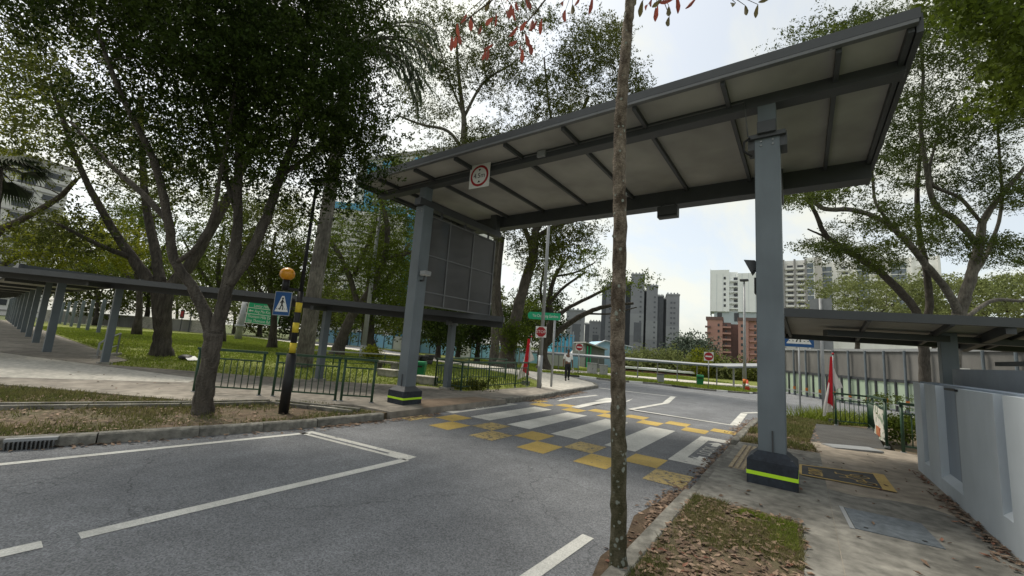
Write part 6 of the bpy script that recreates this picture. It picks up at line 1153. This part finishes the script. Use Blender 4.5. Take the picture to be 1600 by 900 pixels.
# ---- fan palm at the left edge
bpos = at(-30, 560, 13); o = thing('fan_palm', (bpos[0], bpos[1], .1), 'fan palm with drooping leaves at the left edge', 'palm tree'); off = np.array(o.location); tp = at(-5, 262, 13)
MB().tube([(0, 0, 0), tp*.5+off*.5-off, tp-off], [.2, .16, .14], 10).build('trunk', M['bark'], o, True); mr_ = MB(); fl_ = []
for k in range(14):
    a = 2*math.pi*k/14; dv_ = np.array([math.cos(a), math.sin(a), r.uniform(-.6, .6)]); dv_ /= np.linalg.norm(dv_); h = tp+dv_*.55; mr_.tube([tp-off, h-off], [.025, .015], 5); sd_ = np.cross(dv_, [0, 0, 1]); sd_ /= np.linalg.norm(sd_)
    for t in np.linspace(-1.25, 1.25, 22):
        e = dv_*math.cos(t)+sd_*math.sin(t); m1 = h+e*.5; m2 = h+e*.85+np.array([0, 0, -.30]); wv = np.cross(e, [0, 0, 1]); wv = wv/(np.linalg.norm(wv)+1e-6)*.045; fl_.append(np.stack([h-off, m1+wv-off, m2-off, m1-wv-off]))
mr_.build('leaf_stalks', M['bark'], o, True); place('fan_leaves', npmesh('fan_leaves', np.concatenate(fl_), 4, M['palm']), o)['kind'] = 'stuff'
# ---- foreground sapling with red leaves
tp_ = [(966, 906, 2.86, 30), (966, 850, 2.86, 26), (967, 740, 2.86, 24), (966, 640, 2.87, 23), (965, 540, 2.88, 22.5), (967, 440, 2.89, 21.5), (969, 340, 2.9, 20.5), (968, 270, 2.9, 19.5), (969, 200, 2.9, 18.5), (974, 120, 2.9, 17), (980, 50, 2.92, 15.5), (985, 0, 2.93, 14.5), (990, -60, 2.95, 12), (1000, -150, 3.0, 9)]
P4 = spline([np.append(at(x, y, d), w_/FPX*d/2) for x, y, d, w_ in tp_], 7); bpos = P4[0][:3]
o = thing('young_tree', (bpos[0], bpos[1], .1), 'slender foreground tree trunk with a few red and olive leaves at the top', 'tree'); off = np.array(o.location)
pts = [p[:3].copy() for p in P4]; rr = [p[3] for p in P4]; pts[0][2] = .02; rr[0] *= 1.35; rr[1] *= 1.15
for i in range(2, len(pts)): pts[i] += rng.normal(0, .0022, 3); rr[i] *= 1+.035*math.sin(i*1.9)+rng.normal(0, .02)
MB().tube([p-off for p in pts], rr, 16).build('trunk', M['bark_brown'], o, True)
li_ = MB()
for _ in range(90):                                   # lichen patches: small irregular scabs on the bark
    i = rng.integers(2, len(pts)-12) if _ < 38 else rng.integers(2, 22); c = pts[i]+(pts[i+1]-pts[i])*rng.random(); ag = rng.uniform(math.pi*1.05, math.pi*1.95)+_y; nrm_ = np.array([math.cos(ag), math.sin(ag), 0]); tn = np.array([-nrm_[1], nrm_[0], 0]); sz = rng.uniform(.004, .014); n_ = 8
    ring_ = [c+nrm_*(rr[i]*1.02+.0006)+(tn*math.cos(2*math.pi*k/n_)*sz+np.array([0, 0, 1])*math.sin(2*math.pi*k/n_)*sz*rng.uniform(.7, 1.7))-nrm_*(sz*math.cos(2*math.pi*k/n_))**2/(2*rr[i])-off for k in range(n_)]
    li_.add(ring_, [tuple(range(n_))])
li_.build('lichen', M['lichen'], o)['kind'] = 'stuff'
tw = MB(); tops = [(995, -110), (985, -60), (1005, -160)]
zc_ = [(z[0]/2.963+690, z[1]/2.963, z[2], z[3]) for z in ((115, 85, 0, .5), (140, 95, 0, -.1), (182, 140, 0, .2), (250, 85, 0, .6), (240, 105, 0, .5), (320, 40, 0, .1), (300, 12, 0, -.5), (335, 60, 0, -.1), (345, 30, 0, -.2), (295, 72, 0, -.5), (225, 20, 1, .2), (388, 12, 0, -.4), (395, 120, 0, .4), (420, 112, 0, 0), (440, 118, 0, .5), (465, 112, 0, -.3), (352, 142, 0, .8), (385, 180, 0, -.2), (352, 210, 0, .8), (400, 220, 0, -.3), (375, 250, 0, -.1), (367, 232, 0, .1), (45, 190, 0, .1), (68, 190, 0, 0), (80, 178, 0, -.2), (215, 247, 0, .2), (205, 252, 0, .4), (238, 225, 0, .9), (75, 132, 0, -.4), (565, 28, 0, .4), (575, 68, 0, .1), (605, 42, 1, -.1), (695, 8, 0, .5), (932, 25, 1, 0), (955, 45, 0, .5), (975, 20, 0, .3), (990, 60, 0, .1), (1002, 50, 0, -.1), (1022, 18, 1, .8), (1052, 50, 1, 0), (1055, 100, 1, .2), (1075, 15, 0, 1.3), (1180, 6, 0, 1.2), (900, 8, 1, .2), (1362, 38, 1, .9), (1404, 48, 1, -.1), (1466, 45, 1, .05), (1530, 6, 1, 1.3), (1085, 5, 0, .3), (640, 2, 0, .4))]
lfm = {}
for c_ in (0, 1):
    mb = MB(); n_ = 5; L_ = .092; vs = []
    for k in range(n_+1):
        t = k/n_; wd = .0155*math.sin(math.pi*min(1, t*.92+.06))**.8*(1.15 if t > .4 else .9); z_ = -L_*t; cu_ = .012*math.sin(2.2*t)
        vs += [(-wd, cu_+.006, z_), (0, cu_, z_), (wd, cu_+.006, z_)]
    mb.add(vs, [(3*k+j, 3*k+j+1, 3*k+j+4, 3*k+j+3) for k in range(n_) for j in range(2)]); lfm[c_] = mb.mesh('leaf', M['red_leaf' if c_ == 0 else 'brown_leaf_g'], True)
for (px, py, c_, tilt) in zc_:
    dp = 2.95+rng.uniform(-.25, .25); p = at(px, py-8, dp); s = rng.uniform(.85, 1.2)
    q = inst('leaf', lfm[c_], o, p-off, scale=(s, s, s)); Rz = Matrix.Rotation(_y+rng.uniform(-1.0, 1.0), 4, 'Z') @ Matrix.Rotation(tilt, 4, 'Y') @ Matrix.Rotation(rng.uniform(-.5, .5), 4, 'X'); q.rotation_euler = Rz.to_euler()
for cl in ([(0, 10)], [(10, 17)], [(17, 22)], [(22, 29)], [(29, 33)], [(33, 42)], [(42, 49)]):
    a_, b_ = cl[0]; sub_ = zc_[a_:b_]; cx = np.mean([z[0] for z in sub_]); cy = min(z[1] for z in sub_)-18; hub = at(cx, cy, 2.95); st = at(992, -120, 2.97); md = (hub+st)/2+np.array([0, 0, .12])
    tw.tube([p-off for p in spline([st, md, hub], 5)], list(np.linspace(.012, .005, 11)), 6)
    for z in sub_:
        e = at(z[0], z[1]-8, 2.95); tw.tube([hub-off, (hub+e)/2+np.array([0, 0, .015])-off, e-off], [.0038, .003, .002], 4)
tw.build('branches', M['bark_brown'], o, True)['kind'] = 'stuff'

# ------------------------------------------------------------------ sub-parts: hang details on the part that carries them
SUBP = {'lettering': ('board', 'plate', 'octagon', 'white_disc'), 'white_bar': ('red_disc',), 'lamp_lens': ('lamp_head',), 'globe': ('globe_mount',), 'handle': ('door',), 'arrow': ('board',), 'border': ('board',), 'pointer': ('white_disc',), 'walking_figure': ('white_triangle',), 'dashes': ('white_triangle',), 'lens': ('housing',), 'seam': ('housing',), 'yellow_band': ('pole',), 'crownshaft': ('trunk',), 'lichen': ('trunk',), 'slot': ('body',), 'white_collar': ('body',), 'access_door': ('base_tube',), 'lantern': ('outreach_arm',), 'foot': ('post',), 'finial': ('staff',), 'column_foot': ('column',), 'lit_digit': ('board',), 'balcony': (), 'roof_fin': ('parapet',)}
for t_ in [q for q in bpy.data.objects if q.parent is None and q.type == 'EMPTY' and q.get('category')]:
    kids = list(t_.children); byn = {}
    for c in kids: byn.setdefault(c.name.split('.')[0], []).append(c)
    for c in kids:
        nm_ = c.name.split('.')[0]
        for p_ in SUBP.get(nm_, ()):
            if p_ in byn:
                ps_ = byn[p_]; i_ = byn[nm_].index(c); host = ps_[i_] if len(ps_) == len(byn[nm_]) else ps_[0]
                if tuple(host.location) == tuple(c.location) or tuple(host.location) == (0, 0, 0):
                    off_ = Vector(c.location)-Vector(host.location); c.parent = host; c.location = off_
                break
